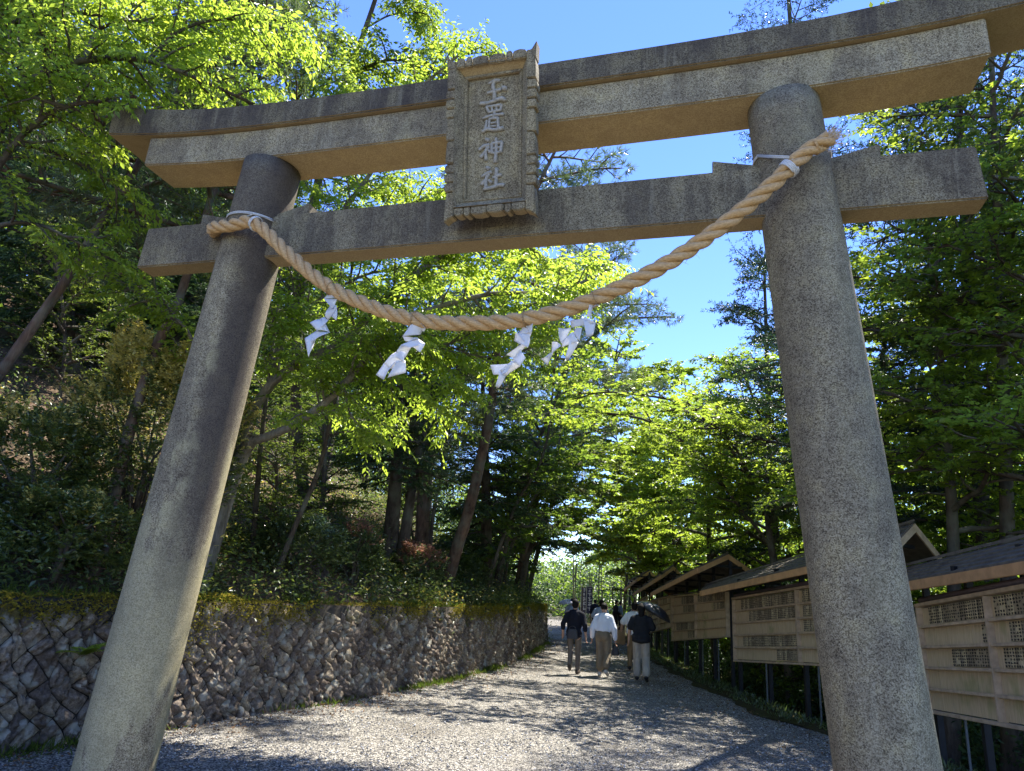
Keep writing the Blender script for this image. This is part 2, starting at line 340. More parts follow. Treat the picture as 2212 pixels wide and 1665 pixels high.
# ------------------------------------------------------------------ stone retaining wall (one thing)
def stone_wall():
    ys = np.arange(-9, 22.2, .02); xs_ = wallx(ys)
    seg = np.hypot(np.diff(xs_), np.diff(ys)); s = np.concatenate([[0], np.cumsum(seg)]); LEN = s[-1]; Ht = 1.3
    def P(sv, h, out):
        y = np.interp(sv, s, ys); x = np.interp(sv, s, xs_); t = .02
        dx = (np.interp(sv+t, s, xs_)-np.interp(sv-t, s, xs_)); dy = (np.interp(sv+t, s, ys)-np.interp(sv-t, s, ys))
        n = np.stack([dy, -dx], -1); n /= np.linalg.norm(n, axis=-1, keepdims=True)+1e-9
        base = np.stack([x, y, gz(y)+h], -1); base[..., :2] += n*(out-.13*h/1.3+.06)[..., None]; return base
    dh, ds = .125, .185; nk = int(Ht/dh)+3; nj = int(LEN/ds)+3
    r = np.random.default_rng(3)
    J = r.normal(0, 1, (nk, nj, 2))*[.042, .028]
    def node(k, j): return np.array([(j+.5*(k % 2))*ds, k*dh-.25])+J[k, j]
    V, F, n = [], [], 0; g = np.linspace(0, 1, 8); uu, vv = np.meshgrid(g, g, indexing='ij')
    for k in range(nk-2):
        for j in range(1, nj-1):
            b, tp = node(k, j), node(k+2, j); rr = node(k+1, j if k % 2 == 0 else j+1); ll = node(k+1, j-1 if k % 2 == 0 else j)
            c = (b+tp+rr+ll)/4; sh = r.uniform(.94, .99); b, tp, rr, ll = [c+(q-c)*sh for q in (b, tp, rr, ll)]
            q = (1-uu)[..., None]*((1-vv)[..., None]*b+vv[..., None]*ll)+uu[..., None]*((1-vv)[..., None]*rr+vv[..., None]*tp)
            a, e = 2*uu-1, 2*vv-1
            q = c+(q-c)*(1-.05*(a**2*e**2))[..., None]
            tl = r.normal(0, .014, 2); ph = r.uniform(0, 6, 4)
            out = (1-a**8)*(1-e**8)*(.015+.04*r.random())+tl[0]*a+tl[1]*e+.014*np.sin(a*4+ph[0]+e*2)+.012*np.sin(e*5+ph[1]-a*3)+r.normal(0, .009, a.shape)
            edge = (abs(a) > .99) | (abs(e) > .99); out = np.where(edge, -.016, out)
            h = np.clip(q[..., 1], -.05, Ht); V.append(P(q[..., 0], h, out).reshape(-1, 3))
            i = np.arange(7)[:, None]*8; jj = np.arange(7)[None]
            F.append((np.stack([i+jj, i+8+jj, i+8+jj+1, i+jj+1], -1).reshape(-1, 4))+n); n += 64
    o = link('retaining_wall', mesh_np('retaining_wall', np.concatenate(V), F4=np.concatenate(F)), M['wall'])
    tag(o, 'long grey stone retaining wall of diagonal rough blocks, mossy along its top', 'wall')
    sv = np.linspace(0, LEN, 160); hv = np.linspace(-.1, Ht, 4); S, H_ = np.meshgrid(sv, hv, indexing='ij')
    V = P(S, H_, np.full(S.shape, -.035)); back = P(sv, np.full(sv.shape, Ht), np.full(sv.shape, -.5))
    V = np.concatenate([V, back[:, None]], 1); nn, m = V.shape[:2]; i = np.arange(nn-1)[:, None]*m; j = np.arange(m-1)[None]
    link('backing', mesh_np('backing', V.reshape(-1, 3), F4=np.stack([i+j, i+m+j, i+m+j+1, i+j+1], -1).reshape(-1, 4)), M['mortar'], o)
    return P, LEN, Ht
wallP, WLEN, WHT = stone_wall()

# ------------------------------------------------------------------ leaves
def leaf_arrays(P, A, N, Ln, Wd, fold=.22, droop=.12):
    A = A/(np.linalg.norm(A, axis=1)[:, None]+1e-9); N = N-A*(N*A).sum(1)[:, None]; N /= np.linalg.norm(N, axis=1)[:, None]+1e-9
    S = np.cross(A, N); Ln = np.broadcast_to(Ln, len(P))[:, None]; Wd = np.broadcast_to(Wd, len(P))[:, None]
    mid = P+A*Ln*.42
    V = np.stack([P, mid+S*Wd/2+N*Wd*fold, P+A*Ln-N*Ln*droop, mid-S*Wd/2+N*Wd*fold], 1).reshape(-1, 3)
    i = np.arange(len(P))[:, None]*4
    return V, np.concatenate([i+[0, 1, 2], i+[0, 2, 3]], 1).reshape(-1, 3)
def unit(v): return v/(np.linalg.norm(v, axis=-1, keepdims=True)+1e-9)
def scatter_leaves(name, P, Ln, Wd, mat, r, up=.6, parent=None, axis=None, **kw):
    A = unit(r.normal(0, 1, P.shape)*[1, 1, .5]) if axis is None else unit(axis+r.normal(0, .35, P.shape))
    N = unit(r.normal(0, 1, P.shape)*(1-up)+np.array([0, 0, up]))
    V, F = leaf_arrays(P, A, N, Ln*r.uniform(.6, 1.3, len(P)), Wd*r.uniform(.7, 1.2, len(P)))
    return link(name, mesh_np(name, V, F3=F), mat, parent, **kw)
class Wood:
    def __init__(s): s.V = []; s.F = []; s.n = 0
    def tube(s, pts, r0, r1, k=6):
        pts = np.asarray(pts, float); V, F = tube_arrays(pts, np.linspace(r0, r1, len(pts)), k)
        s.V.append(V); s.F.append(F+s.n); s.n += len(V)
    def build(s, name, mat, parent): return link(name, mesh_np(name, np.concatenate(s.V), F4=np.concatenate(s.F), smooth=True), mat, parent)
def wander(p, d, L, n, r, wob=.12, trop=0.):
    pts = [np.array(p, float)]; d = unit(np.array(d, float)); st = L/n
    for i in range(n):
        d = unit(d+r.normal(0, wob, 3)+np.array([0, 0, trop*st])); pts.append(pts[-1]+d*st)
    return np.array(pts)
STY = dict(   # n leaves, length, width, forward, side, down, jitter, up-normal, shoot droop
    broad=dict(n=9, L=.085, W=.04, fa=.55, fs=.75, fd=.45, j=.25, up=.75, dr=.18),
    small=dict(n=10, L=.055, W=.028, fa=.6, fs=.75, fd=.1, j=.3, up=.8, dr=.05),
    maple=dict(n=9, L=.085, W=.062, fa=.5, fs=.85, fd=.12, j=.3, up=1.3, dr=.05),
    far=dict(n=8, L=.14, W=.10, fa=.5, fs=.8, fd=.12, j=.35, up=1.0, dr=.05),
    spray=dict(n=12, L=.10, W=.026, fa=.75, fs=.6, fd=.3, j=.25, up=.7, dr=.2),
    fir=dict(n=18, L=.055, W=.016, fa=.6, fs=.85, fd=-.1, j=.2, up=.7, dr=0.),
    pine=dict(n=18, L=.135, W=.013, fa=.75, fs=.5, fd=-.05, j=.55, up=.2, dr=0., end=1),
)
def shoots_to_leaves(S, D, Ls, sty, r, k=1.0):
    m = sty['n']; n = len(S); t = (np.arange(m)+.7)/m
    if sty.get('end'): t = .55+.45*t
    P = S[:, None]+D[:, None]*(Ls[:, None]*t)[..., None]; P[..., 2] -= sty['dr']*Ls[:, None]*t**2
    side = np.cross(D, [0, 0, 1.])+1e-3; side = unit(side)
    if sty.get('end') or sty['fd'] < 0: side = unit(np.cross(D[:, None], r.normal(0, 1, (n, m, 3))))
    else: side = np.repeat(side[:, None], m, 1)
    sgn = np.where(np.arange(m) % 2, 1., -1.)[None, :, None]
    A = unit(D[:, None]*sty['fa']+side*sgn*sty['fs']+np.array([0, 0, -sty['fd']])+r.normal(0, sty['j'], (n, m, 3)))
    N = unit(r.normal(0, .5, (n, m, 3))+np.array([0, 0, sty['up']]))
    sc = r.uniform(.65, 1.2, n*m)*k
    return leaf_arrays(P.reshape(-1, 3), A.reshape(-1, 3), N.reshape(-1, 3), sty['L']*sc, sty['W']*sc, droop=.15 if sty['fd'] > .3 else .05)
BY = [2, 5.3, 6, 11.1, 11.7, 17.1, 17.8, 22.8, 28, 40]; BX = [4.7, 4.25, 4.1, 2.15, 2.0, .55, .48, -.63, -1.6, -4.2]
def blocked(p):                          # boughs are kept clear of the walkway and of the noticeboards, as a tended path is
    x, y, z = p[..., 0], p[..., 1], p[..., 2]; wx, ex, bx = wallx(y), edgex(y), np.interp(y, BY, BX)
    return ((x > wx-.3) & (x < ex+.8) & (z < 3.0+.012*y) & (y < 46)) | ((x >= ex+.8) & (x < bx+1.0) & (z < 3.15) & (y < 33))
class Tree:
    base = np.zeros(3)
    def __init__(s, seed): s.r = np.random.default_rng(seed); s.w = Wood(); s.S = []; s.D = []; s.L = []
    def shoot(s, p, d, L):
        if blocked(s.base+p): return
        s.S.append(p); s.D.append(unit(d)); s.L.append(L)
    def branch(s, pts, r0, lvl, spec, start=.25):
        """spec: list of (spacing, length, angle, flat, trop) per level, last one are shoots"""
        r = s.r
        if lvl > 0 and (blocked(s.base+pts[-1]) or blocked(s.base+pts[2])): return
        if lvl == 0:
            bl = blocked(s.base+pts)
            if bl.any():
                k_ = int(np.argmax(bl))
                if k_ < 3: return
                pts = pts[:k_]
        s.w.tube(pts, r0, max(.003, r0*.3), 7 if r0 > .05 else (5 if r0 > .015 else 3))
        seg = np.linalg.norm(np.diff(pts, axis=0), axis=1); cum = np.concatenate([[0], np.cumsum(seg)]); LEN = cum[-1]
        sp, ln, ang, flat, trop = spec[lvl]; last = lvl == len(spec)-1
        a = start*LEN if lvl == 0 else .12*LEN; sgn = r.choice([-1, 1])
        while a < LEN:
            i = min(np.searchsorted(cum, a)-1, len(seg)-1); i = max(i, 0); f = (a-cum[i])/seg[i]
            p = pts[i]+(pts[i+1]-pts[i])*f; d = unit(pts[i+1]-pts[i])
            sd_ = unit(np.cross(d, [0, 0, 1.])+1e-4)*sgn; ud = np.cross(sd_, d)*r.choice([-1, 1]); mixv = unit(sd_*flat+ud*(1-flat)*r.uniform(.3, 1.4)); sgn = -sgn
            an = R(ang)*r.uniform(.75, 1.25); nd_ = unit(d*math.cos(an)+mixv*math.sin(an))
            k = (1.1-.6*a/LEN)*r.uniform(.7, 1.2)
            if last: s.shoot(p, nd_, ln*k)
            else: s.branch(wander(p, nd_, ln*k, 5, r, .13, trop), min(r0*.55, .011+.012*ln*k), lvl+1, spec)
            a += sp*r.uniform(.7, 1.3)
        d = unit(pts[-1]-pts[-2])
        s.shoot(pts[-1], d, spec[-1][1])
    def crown(s, name, sty, mat, parent, k=1.0, mat2=None, frac=0, trim=None):
        S, D, L = np.array(s.S), np.array(s.D), np.array(s.L)
        if trim is not None: keep = trim(S); S, D, L = S[keep], D[keep], L[keep]
        V, F = shoots_to_leaves(S, D, L, STY[sty], s.r, k)
        me = mesh_np(name, V, F3=F); o = link(name, me, mat, parent)
        if mat2 is not None:
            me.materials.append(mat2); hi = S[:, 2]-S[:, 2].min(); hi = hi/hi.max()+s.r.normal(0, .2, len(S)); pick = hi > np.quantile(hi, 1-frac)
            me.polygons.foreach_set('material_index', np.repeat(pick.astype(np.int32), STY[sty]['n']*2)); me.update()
        return o

# ------------------------------------------------------------------ the stone gate
gate = thing('torii_gate', 'large weathered grey stone gate with two round pillars and curved top beam', 'gate')
LEAN, PA, PR = .0752, 2.743, .2923
LZ, LH, LD, LS = 5.416, .326, .2126, 3.713            # second lintel
KH, KD, KL = .248, .262, 4.235                        # top lintel
NZ, NH, ND, NL = 4.420, .424, .11, 3.599              # tie beam
CU, CT, CE = .1047, .1727, 4.24
def cur(x, c): return c*(abs(x)/LS)**CE
def beam(name, half, y0, y1, zb, zt, cb, ct, mat, n=49, slant=0., bev=.012):
    mb = MB(); xs_ = np.linspace(-half, half, n); vs = []; fs = []
    for x in xs_:
        sx = slant*x/half
        b, t_ = zb+cur(x, cb), zt+cur(x, ct)
        vs += [(x, y0, b), (x, y1, b), (x+sx, y1, t_), (x+sx, y0, t_)]
    for i in range(n-1):
        a = i*4
        for k in range(4): fs.append((a+k, a+(k+1) % 4, a+4+(k+1) % 4, a+4+k))
    fs += [(3, 2, 1, 0), tuple(n*4-4+k for k in range(4))]
    mb.add(vs, fs); return mb.build(name, mat, gate, bevel=bev)
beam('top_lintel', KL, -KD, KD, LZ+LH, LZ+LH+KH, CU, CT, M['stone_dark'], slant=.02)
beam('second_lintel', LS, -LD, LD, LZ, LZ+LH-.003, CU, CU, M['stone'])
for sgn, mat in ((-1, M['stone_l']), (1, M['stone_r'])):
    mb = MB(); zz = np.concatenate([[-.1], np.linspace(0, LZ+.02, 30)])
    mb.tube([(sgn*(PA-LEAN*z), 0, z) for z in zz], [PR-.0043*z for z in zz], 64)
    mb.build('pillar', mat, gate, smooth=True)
    axn = sgn*(PA-LEAN*NZ)
# tie beam passes the pillars: three lengths butted against the shafts
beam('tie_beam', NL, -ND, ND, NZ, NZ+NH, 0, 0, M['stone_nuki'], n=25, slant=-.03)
for sgn in (-1, 1):
    for side in (-1, 1):
        ax = sgn*(PA-LEAN*(NZ+NH)); x0 = ax+side*(PR-.06); x1 = ax+side*(PR+.30)
        mb = MB(); mb.prism([(x0, -.085, NZ+NH-.02), (x1, -.085, NZ+NH-.02), (x1, -.085, NZ+NH+.115), (x0, -.085, NZ+NH+.03)], (0, .17, 0))
        mb.build('wedge', M['stone_nuki'], gate, bevel=.006)

# name plaque, leaning forward, with scalloped frame and raised brush lettering
s_ = .7805
pb = np.array([.06, -.24, 4.535]); pt = np.array([.055, -.50, 5.885])
vv_ = unit(pt-pb); uu_ = np.array([1., 0, 0]); ww_ = np.cross(uu_, vv_)      # ww_ points to the viewer (-y)
HP = np.linalg.norm(pt-pb); WP = .76
def pq(u, v, wo): return pb+uu_*(u-.5)*WP+vv_*v*HP+ww_*wo
mb = MB()
def pbox(u0, u1, v0, v1, w0, w1): mb.hexa([pq(u0, v0, w0), pq(u1, v0, w0), pq(u1, v1, w0), pq(u0, v1, w0), pq(u0, v0, w1), pq(u1, v0, w1), pq(u1, v1, w1), pq(u0, v1, w1)])
pbox(.06, .94, .05, .95, -.10, -.012)
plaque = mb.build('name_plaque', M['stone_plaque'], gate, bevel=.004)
mb = MB()                                                     # inner raised border round the lettering field
for a in ((.17, .83, .885, .905), (.17, .83, .105, .125), (.17, .205, .125, .885), (.795, .83, .125, .885)): pbox(*a, -.014, .016)
mb.build('inner_border', M['stone_plaque'], plaque, bevel=.005)
mb = MB()                                                     # sloping throat from frame to border
A_ = [(.09, .06), (.91, .06), (.91, .955), (.09, .955)]; B_ = [(.17, .105), (.83, .105), (.83, .905), (.17, .905)]
for i in range(4):
    j = (i+1) % 4; q = [pq(*A_[i], .085), pq(*A_[j], .085), pq(*B_[j], .008), pq(*B_[i], .008)]; q2 = [p-ww_*.03 for p in q]; mb.hexa(q2+q)
mb.build('sloped_surround', M['stone_plaque'], plaque)
mb = MB()
def lobe(p0, p1, q1, q0, bulge, thick=.115, n=7):             # inner edge p0-p1, outer edge q0-q1 bulging outwards, in (u,v)
    p0, p1, q0, q1 = map(np.array, (p0, p1, q0, q1)); out = unit((q0+q1)/2-(p0+p1)/2)/np.array([WP, HP])
    poly = [p0, p1]+[q1+(q0-q1)*t+out*bulge*math.sin(math.pi*t) for t in np.linspace(0, 1, n)]
    mb.prism([pq(*p, -.03) for p in poly], ww_*(thick+random.uniform(-.004, .006)))
side_v = [.0, .155, .215, .275, .333, .475, .62, .680, .742, .803, .965]
for lo, hi in zip(side_v[:-1], side_v[1:]):
    lo += .003; hi -= .003; big = hi-lo > .1; b = .012 if not big else .006
    lobe((.10, lo), (.10, hi), (.0 if not big else .015, hi), (.0, lo), b); lobe((.90, hi), (.90, lo), (1., lo), (1. if not big else .985, hi), b)
top_u = [.10, .21, .29, .475, .665, .745, .90]
for lo, hi in zip(top_u[:-1], top_u[1:]):
    lo += .004; hi -= .004; b = .022 if hi-lo < .1 else .014
    lobe((hi, .935), (lo, .935), (lo, .985), (hi, .985), b); lobe((lo, .055), (hi, .055), (hi, .012), (lo, .012), b*.7)
for u0, u1, sg in ((.0, .10, -1), (.90, 1., 1)):              # flared corner horns
    o_ = u0 if sg < 0 else u1; i_ = u1 if sg < 0 else u0
    for v0, v1, vt in ((.965, .93, 1.035), (.005, .06, -.028)):
        poly = [(i_, v1), (o_, v1 if v0 > .5 else v1), (o_+sg*.012, vt), ((o_+i_)/2, (v0+vt)/2*.5+v0*.5), (i_, v0+(.02 if v0 > .5 else -.0))]
        mb.prism([pq(*p, -.03) for p in poly], ww_*.118)
mb.build('plaque_frame', M['stone_plaque'], plaque, bevel=.007)
STROKES = [  # brush strokes of the four characters, in pixels of the enlarged photo: list of (x, y, width)
 [(490,402,16),(540,378,30),(580,372,22)], [(540,375,20),(522,425,26),(535,470,24),(537,545,24)], [(478,486,18),(540,467,24),(590,452,22)], [(598,425,16),(622,442,36),(634,455,16)], [(420,580,26),(470,577,22),(540,552,24),(600,530,30),(624,548,24)],
 [(470,606,16),(590,588,20)], [(470,604,16),(490,652,18)], [(512,602,14),(522,640,14)], [(553,596,14),(556,634,14)], [(596,588,18),(588,634,18)], [(487,654,16),(592,632,18)], [(440,710,14),(500,686,20),(570,672,20),(612,668,22)], [(540,640,16),(533,705,18)],
 [(498,712,16),(492,800,18)], [(497,712,16),(568,700,20)], [(566,700,20),(572,792,20)], [(512,748,12),(552,741,14)], [(508,776,12),(550,770,14)], [(440,828,22),(478,802,24),(545,806,22),(612,790,28)], [(474,724,14),(464,800,20)],
 [(468,886,18),(492,900,26)], [(412,985,20),(455,950,24),(500,938,22)], [(480,945,16),(470,1000,20),(472,1072,22)], [(495,955,20),(460,1005,18),(430,1046,24)], [(492,985,18),(510,1004,22)], [(520,925,20),(522,1012,22)], [(520,925,18),(604,912,22)], [(604,915,22),(592,1000,22)], [(522,968,14),(596,955,16)], [(522,1010,16),(592,998,18)], [(556,878,20),(556,980,22),(550,1086,24)],
 [(478,1130,18),(500,1145,26)], [(440,1214,18),(480,1185,22),(518,1172,24)], [(482,1180,16),(476,1240,20),(474,1318,24)], [(500,1190,20),(470,1240,18),(440,1280,24)], [(495,1240,16),(520,1262,22)], [(530,1222,16),(565,1205,24),(600,1196,24)], [(562,1140,24),(560,1210,24),(556,1300,22)], [(460,1318,22),(520,1306,24),(580,1284,26),(622,1284,26)]]
mb = MB()
def letter_uv(x, y):
    fx = (x-315)/430; yt_ = 378-78*fx; yb_ = 1412-50*fx
    return .205+.59*fx, .885-.76*(y-yt_)/(yb_-yt_)
for st in STROKES:
    pts = np.array([pq(*letter_uv(x, y), -.006) for x, y, _ in st]); rad = np.array([w_*.00105/2*.95 for *_, w_ in st])
    tt = np.linspace(0, 1, 9); t0 = np.linspace(0, 1, len(st)); P_ = smoothpath(pts, 9); rr = np.interp(tt, t0, rad)
    d0 = unit(P_[1]-P_[0])*rr[0]*.5; d1 = unit(P_[-1]-P_[-2])*rr[-1]*.5
    P_ = np.vstack([P_[0]-d0, P_, P_[-1]+d1]); rr = np.concatenate([[rr[0]*.55], rr, [rr[-1]*.55]])
    mb.tube(P_, rr*1.38, 8)
mb.build('lettering', M['stone_letter'], plaque, smooth=True)

# ------------------------------------------------------------------ straw rope, its ties, the paper streamers
def fibre():
    m, t, b = newmat('straw_fibre'); b.inputs['Roughness'].default_value = .65; b.inputs['Specular IOR Level'].default_value = .3
    co = coords(t); n = noise(t, coords(t, (.35, 1, 1)), 90, 4, .7); n2 = noise(t, co, 5, 3)
    c = ramp(t, n, [(.3, (.33, .185, .075)), (.5, (.53, .335, .15)), (.72, (.72, .50, .27))])
    t.links.new(mixc(t, mth(t, 'MULTIPLY', n2, .35), c, (.52, .37, .18)), b.inputs['Base Color']); bump(t, b, n, .6, .006); return m
M['straw'] = fibre(); M['cord'] = plain('white_cord', (.62, .62, .60), .6, .25, 120, bmp=.002)
M['twine'] = plain('thin_brown_twine', (.34, .22, .10), .8)
gl = .45
RP = [(-2.52, .40, 4.66), (-2.75, .33, 4.64), (-2.86, .05, 4.63), (-2.80, -.22, 4.625)]
RPD = [(462, 492, -.30), (500, 487, -.37), (550, 482, -.405), (620, 545, -.40), (700, 612, -.40), (800, 661, -.40), (900, 690, -.40), (1000, 698, -.40), (1130, 690, -.40), (1260, 655, -.40), (1400, 591, -.40), (1500, 531, -.40), (1600, 456, -.40), (1680, 387, -.405), (1740, 330, -.405), (1792, 300, -.39)]
def at_plane(px, py, Y):
    d = cF+cR*(px-PW/2)/FPX-cU*(py-PH/2)/FPX; return CAM+d*(Y-CAM[1])/d[1]
C_ = np.array([(-2.10, .36, 4.98), (-2.32, .38, 4.98), (-2.55, .32, 4.94), (-2.72, .14, 4.84), (-2.765, -.06, 4.74)]+[tuple(at_plane(*p)) for p in RPD])
C_ = smoothpath(C_, 900); seg = np.concatenate([[0], np.cumsum(np.linalg.norm(np.diff(C_, axis=0), axis=1))]); RLEN = seg[-1]
ss = np.linspace(0, RLEN, 760); C_ = np.stack([np.interp(ss, seg, C_[:, i]) for i in range(3)], 1)
T_ = unit(np.gradient(C_, axis=0)); B = np.cross(T_[0], [0, 0, 1.]); Bs = []
for i in range(len(T_)): B = unit(B-T_[i]*(B@T_[i])); Bs.append(B)
Bs = np.array(Bs); Ns = np.cross(Bs, T_)
mb = MB(); OFF, SR, PITCHR = .0305, .0295, .39
for k in range(3):
    ph = 2*np.pi*k/3-2*np.pi*ss/PITCHR
    mb.tube(C_+OFF*(np.cos(ph)[:, None]*Bs+np.sin(ph)[:, None]*Ns), SR, 12)
rope = mb.build('straw_rope', M['straw'], None, smooth=True)
tag(rope, 'thick golden twisted straw rope slung between the two stone pillars', 'rope')
mb = MB(); e = C_[-1]; td = T_[-1]; r_ = np.random.default_rng(2)
for i in range(120):
    dv = unit(td+r_.normal(0, .28, 3)); p = e+r_.normal(0, .022, 3)-td*.04
    mb.tube([p, p+dv*r_.uniform(.07, .15)], [.0028, .0012], 4, cap=False)
mb.build('frayed_end', plain('pale_frayed_straw', (.62, .47, .30), .8, .25, 50), rope)
mb = MB()
for i in range(420):
    j = r_.integers(20, len(C_)-20); a = r_.uniform(0, 6.28); rd = math.cos(a)*Bs[j]+math.sin(a)*Ns[j]; p = C_[j]+rd*.054; dv = unit(T_[j]*r_.choice([-1, 1])+rd*r_.uniform(.15, .8)+r_.normal(0, .3, 3)); L_ = r_.uniform(.02, .06)
    mb.tube([p, p+dv*L_*.6, p+dv*L_-np.array([0, 0, .012])], [.0011, .0009, .0006], 3, cap=False)
mb.build('loose_straw', M['straw'], rope, kind='stuff')
mb = MB()
def ring(i, rad, k, turns=1, wid=.02):
    n = 20*turns; a = np.linspace(0, 2*np.pi*turns, n)
    mb.tube(np.array([C_[i]+rad*(math.cos(x)*Bs[i]+math.sin(x)*Ns[i])+T_[i]*wid*(x/(2*math.pi*turns)-.5)*turns for x in a]), k, 6)
ring(len(C_)-14, .056, .004, 2, .008); mb.build('binding', M['straw'], rope)
def nearest(p): return int(np.argmin(((C_-p)**2).sum(1)))
def pillar_ring(sgn, z0, tilt, r_, n=40, a0=0, a1=2*math.pi):
    return np.array([(sgn*(PA-LEAN*z0)+(PR-.0043*z0+r_)*math.cos(a), (PR-.0043*z0+r_)*math.sin(a), z0+tilt*math.cos(a)) for a in np.linspace(a0, a1, n)])
iL = nearest(at_plane(553, 484, -.405)); iR = nearest(at_plane(1702, 364, -.405))
mb = MB(); ring(iL, .063, .006, 2, .014)
for dz in (0, .014): mb.tube(pillar_ring(-1, 4.80+dz, -.02, .008), .0055, 6)
mb.tube([C_[iL]+np.array([0, -.05, .07]), pillar_ring(-1, 4.78, 0, .01, 2, -2.6, -2.6)[0]], .005, 6); mb.tube([C_[iL]+np.array([0, -.05, .07]), pillar_ring(-1, 4.80, 0, .01, 2, -.35, -.35)[0]], .005, 6)
mb.build('tie_cord', M['cord'], rope, smooth=True)
mb = MB(); ring(iR, .064, .0065, 4, .012)
for dz in (0, .013): mb.tube(pillar_ring(1, 4.93+dz, .0, .008, 30, -.35, math.pi+.44), .0055, 6)
for dz in (0, .013): mb.tube([C_[iR]+np.array([0, -.04, .06+dz]), pillar_ring(1, 4.93+dz, 0, .01, 2, -2.7, -2.7)[0]], .0055, 6); mb.tube([C_[iR]+np.array([.02, -.04, .03+dz]), pillar_ring(1, 4.93+dz, 0, .01, 2, -.35, -.35)[0]], .0055, 6)
mb.build('tie_cord', M['cord'], rope, smooth=True)

def papermat():
    m, t, b = newmat('white_paper'); b.inputs['Base Color'].default_value = (.83, .83, .83, 1); b.inputs['Roughness'].default_value = .55
    tl = nd(t, 'ShaderNodeBsdfTranslucent'); tl.inputs[0].default_value = (.8, .8, .82, 1); mx = nd(t, 'ShaderNodeMixShader'); mx.inputs[0].default_value = .3
    t.links.new(b.outputs[0], mx.inputs[1]); t.links.new(tl.outputs[0], mx.inputs[2]); t.links.new(mx.outputs[0], t.nodes['Material Output'].inputs['Surface']); return m
M['paper'] = papermat()
STREAM = [  # paper folds: quads in the pixels of an enlarged view, with two depth offsets; measured round each streamer
 ('white zigzag paper streamer nearest the left pillar', (300, 60), [[(285,92),(335,90),(342,130),(230,148)],[(230,148),(342,130),(300,215),(285,210)],[(285,185),(318,190),(318,300),(245,240)],[(245,240),(318,222),(262,300),(240,270)],[(238,275),(262,300),(182,368),(134,316)],[(134,316),(225,290),(274,385),(182,370)],[(182,370),(274,385),(150,450),(98,425)],[(98,425),(182,420),(150,500),(125,558)]]),
 ('white zigzag paper streamer second from the left pillar', (885, 240), [[(852,310),(890,308),(932,345),(930,380)],[(852,310),(932,350),(905,400),(780,410)],[(780,410),(890,420),(845,440),(800,446)],[(770,470),(885,420),(940,462),(835,490)],[(835,480),(940,462),(905,522),(870,492)],[(770,470),(840,490),(800,560),(735,520)],[(735,520),(800,520),(790,590),(700,540)],[(700,540),(800,580),(700,640),(650,600)],[(650,600),(740,580),(650,715),(596,680)],[(740,580),(800,580),(804,665),(675,700)]]),
 ('white zigzag paper streamer third from the left pillar', (1630, 250), [[(1625,335),(1690,320),(1685,375),(1590,395)],[(1590,395),(1685,375),(1665,430),(1620,440)],[(1568,390),(1668,400),(1655,490),(1562,445)],[(1600,470),(1655,470),(1565,570),(1502,540)],[(1600,490),(1640,560),(1600,620),(1545,580)],[(1545,580),(1600,620),(1500,690),(1460,650)],[(1393,610),(1545,600),(1500,670),(1415,680)],[(1460,655),(1500,690),(1450,772),(1428,760)]]),
 ('white zigzag paper streamer nearest the right pillar', (2110, 115), [[(2105,178),(2160,195),(2120,205),(2100,205)],[(2085,190),(2105,190),(2092,290),(2065,270)],[(1950,300),(2065,280),(2128,315),(1960,350)],[(2040,290),(2130,310),(2110,400),(2065,415)],[(1990,350),(2035,352),(2015,445),(1975,385)],[(1868,350),(1960,350),(1900,470),(1870,400)],[(1900,440),(1975,385),(2010,450),(1890,490)],[(1950,440),(2008,450),(1935,575),(1912,570)],[(1825,450),(1860,450),(1885,480),(1820,540)],[(1800,545),(1830,530),(1790,615),(1743,570)]])]
def sx_(p): return 627.8+p[0]*.3096, 599.2+p[1]*.3096
for k, (lab, root, quads) in enumerate(STREAM):
    V, F, n = [], [], 0; r_ = np.random.default_rng(40+k)
    for qi, q in enumerate(quads):
        base = -.40+.008*((qi % 3)-1)
        off = [base+(.02 if i in (1, 2) else -.025)*(1 if qi % 2 else -1) for i in range(4)]
        c = [at_plane(*sx_(p), y) for p, y in zip(q, off)]; g = np.linspace(0, 1, 6); nrm = unit(np.cross(c[1]-c[0], c[3]-c[0]))
        bl = r_.uniform(-.02, .02); b2 = r_.uniform(-.014, .014)
        for a in g:
            for b in g:
                V.append((1-a)*((1-b)*c[0]+b*c[3])+a*((1-b)*c[1]+b*c[2])+nrm*(bl*math.sin(math.pi*a)+b2*math.sin(math.pi*b)*a))
        for i in range(5):
            for j in range(5): F.append((n+i*6+j, n+i*6+6+j, n+i*6+7+j, n+i*6+1+j))
        n += 36
    o = link('paper_streamer', mesh_np('paper_streamer', V, F4=F, smooth=True), M['paper'])
    md = o.modifiers.new('t', 'SOLIDIFY'); md.thickness = .0015
    tag(o, lab+', hanging from the straw rope', 'streamer', 'paper streamers on the rope')
    mb = MB(); i = nearest(at_plane(*sx_(root), -.40)); a = np.linspace(0, 6.283, 16)
    mb.tube([C_[i]+.062*(math.cos(x)*Bs[i]+math.sin(x)*Ns[i]) for x in a], .0035, 5); mb.tube([C_[i]-np.array([0, .07, .03]), V[7]], .003, 5)
    mb.build('twine', M['twine'], o)
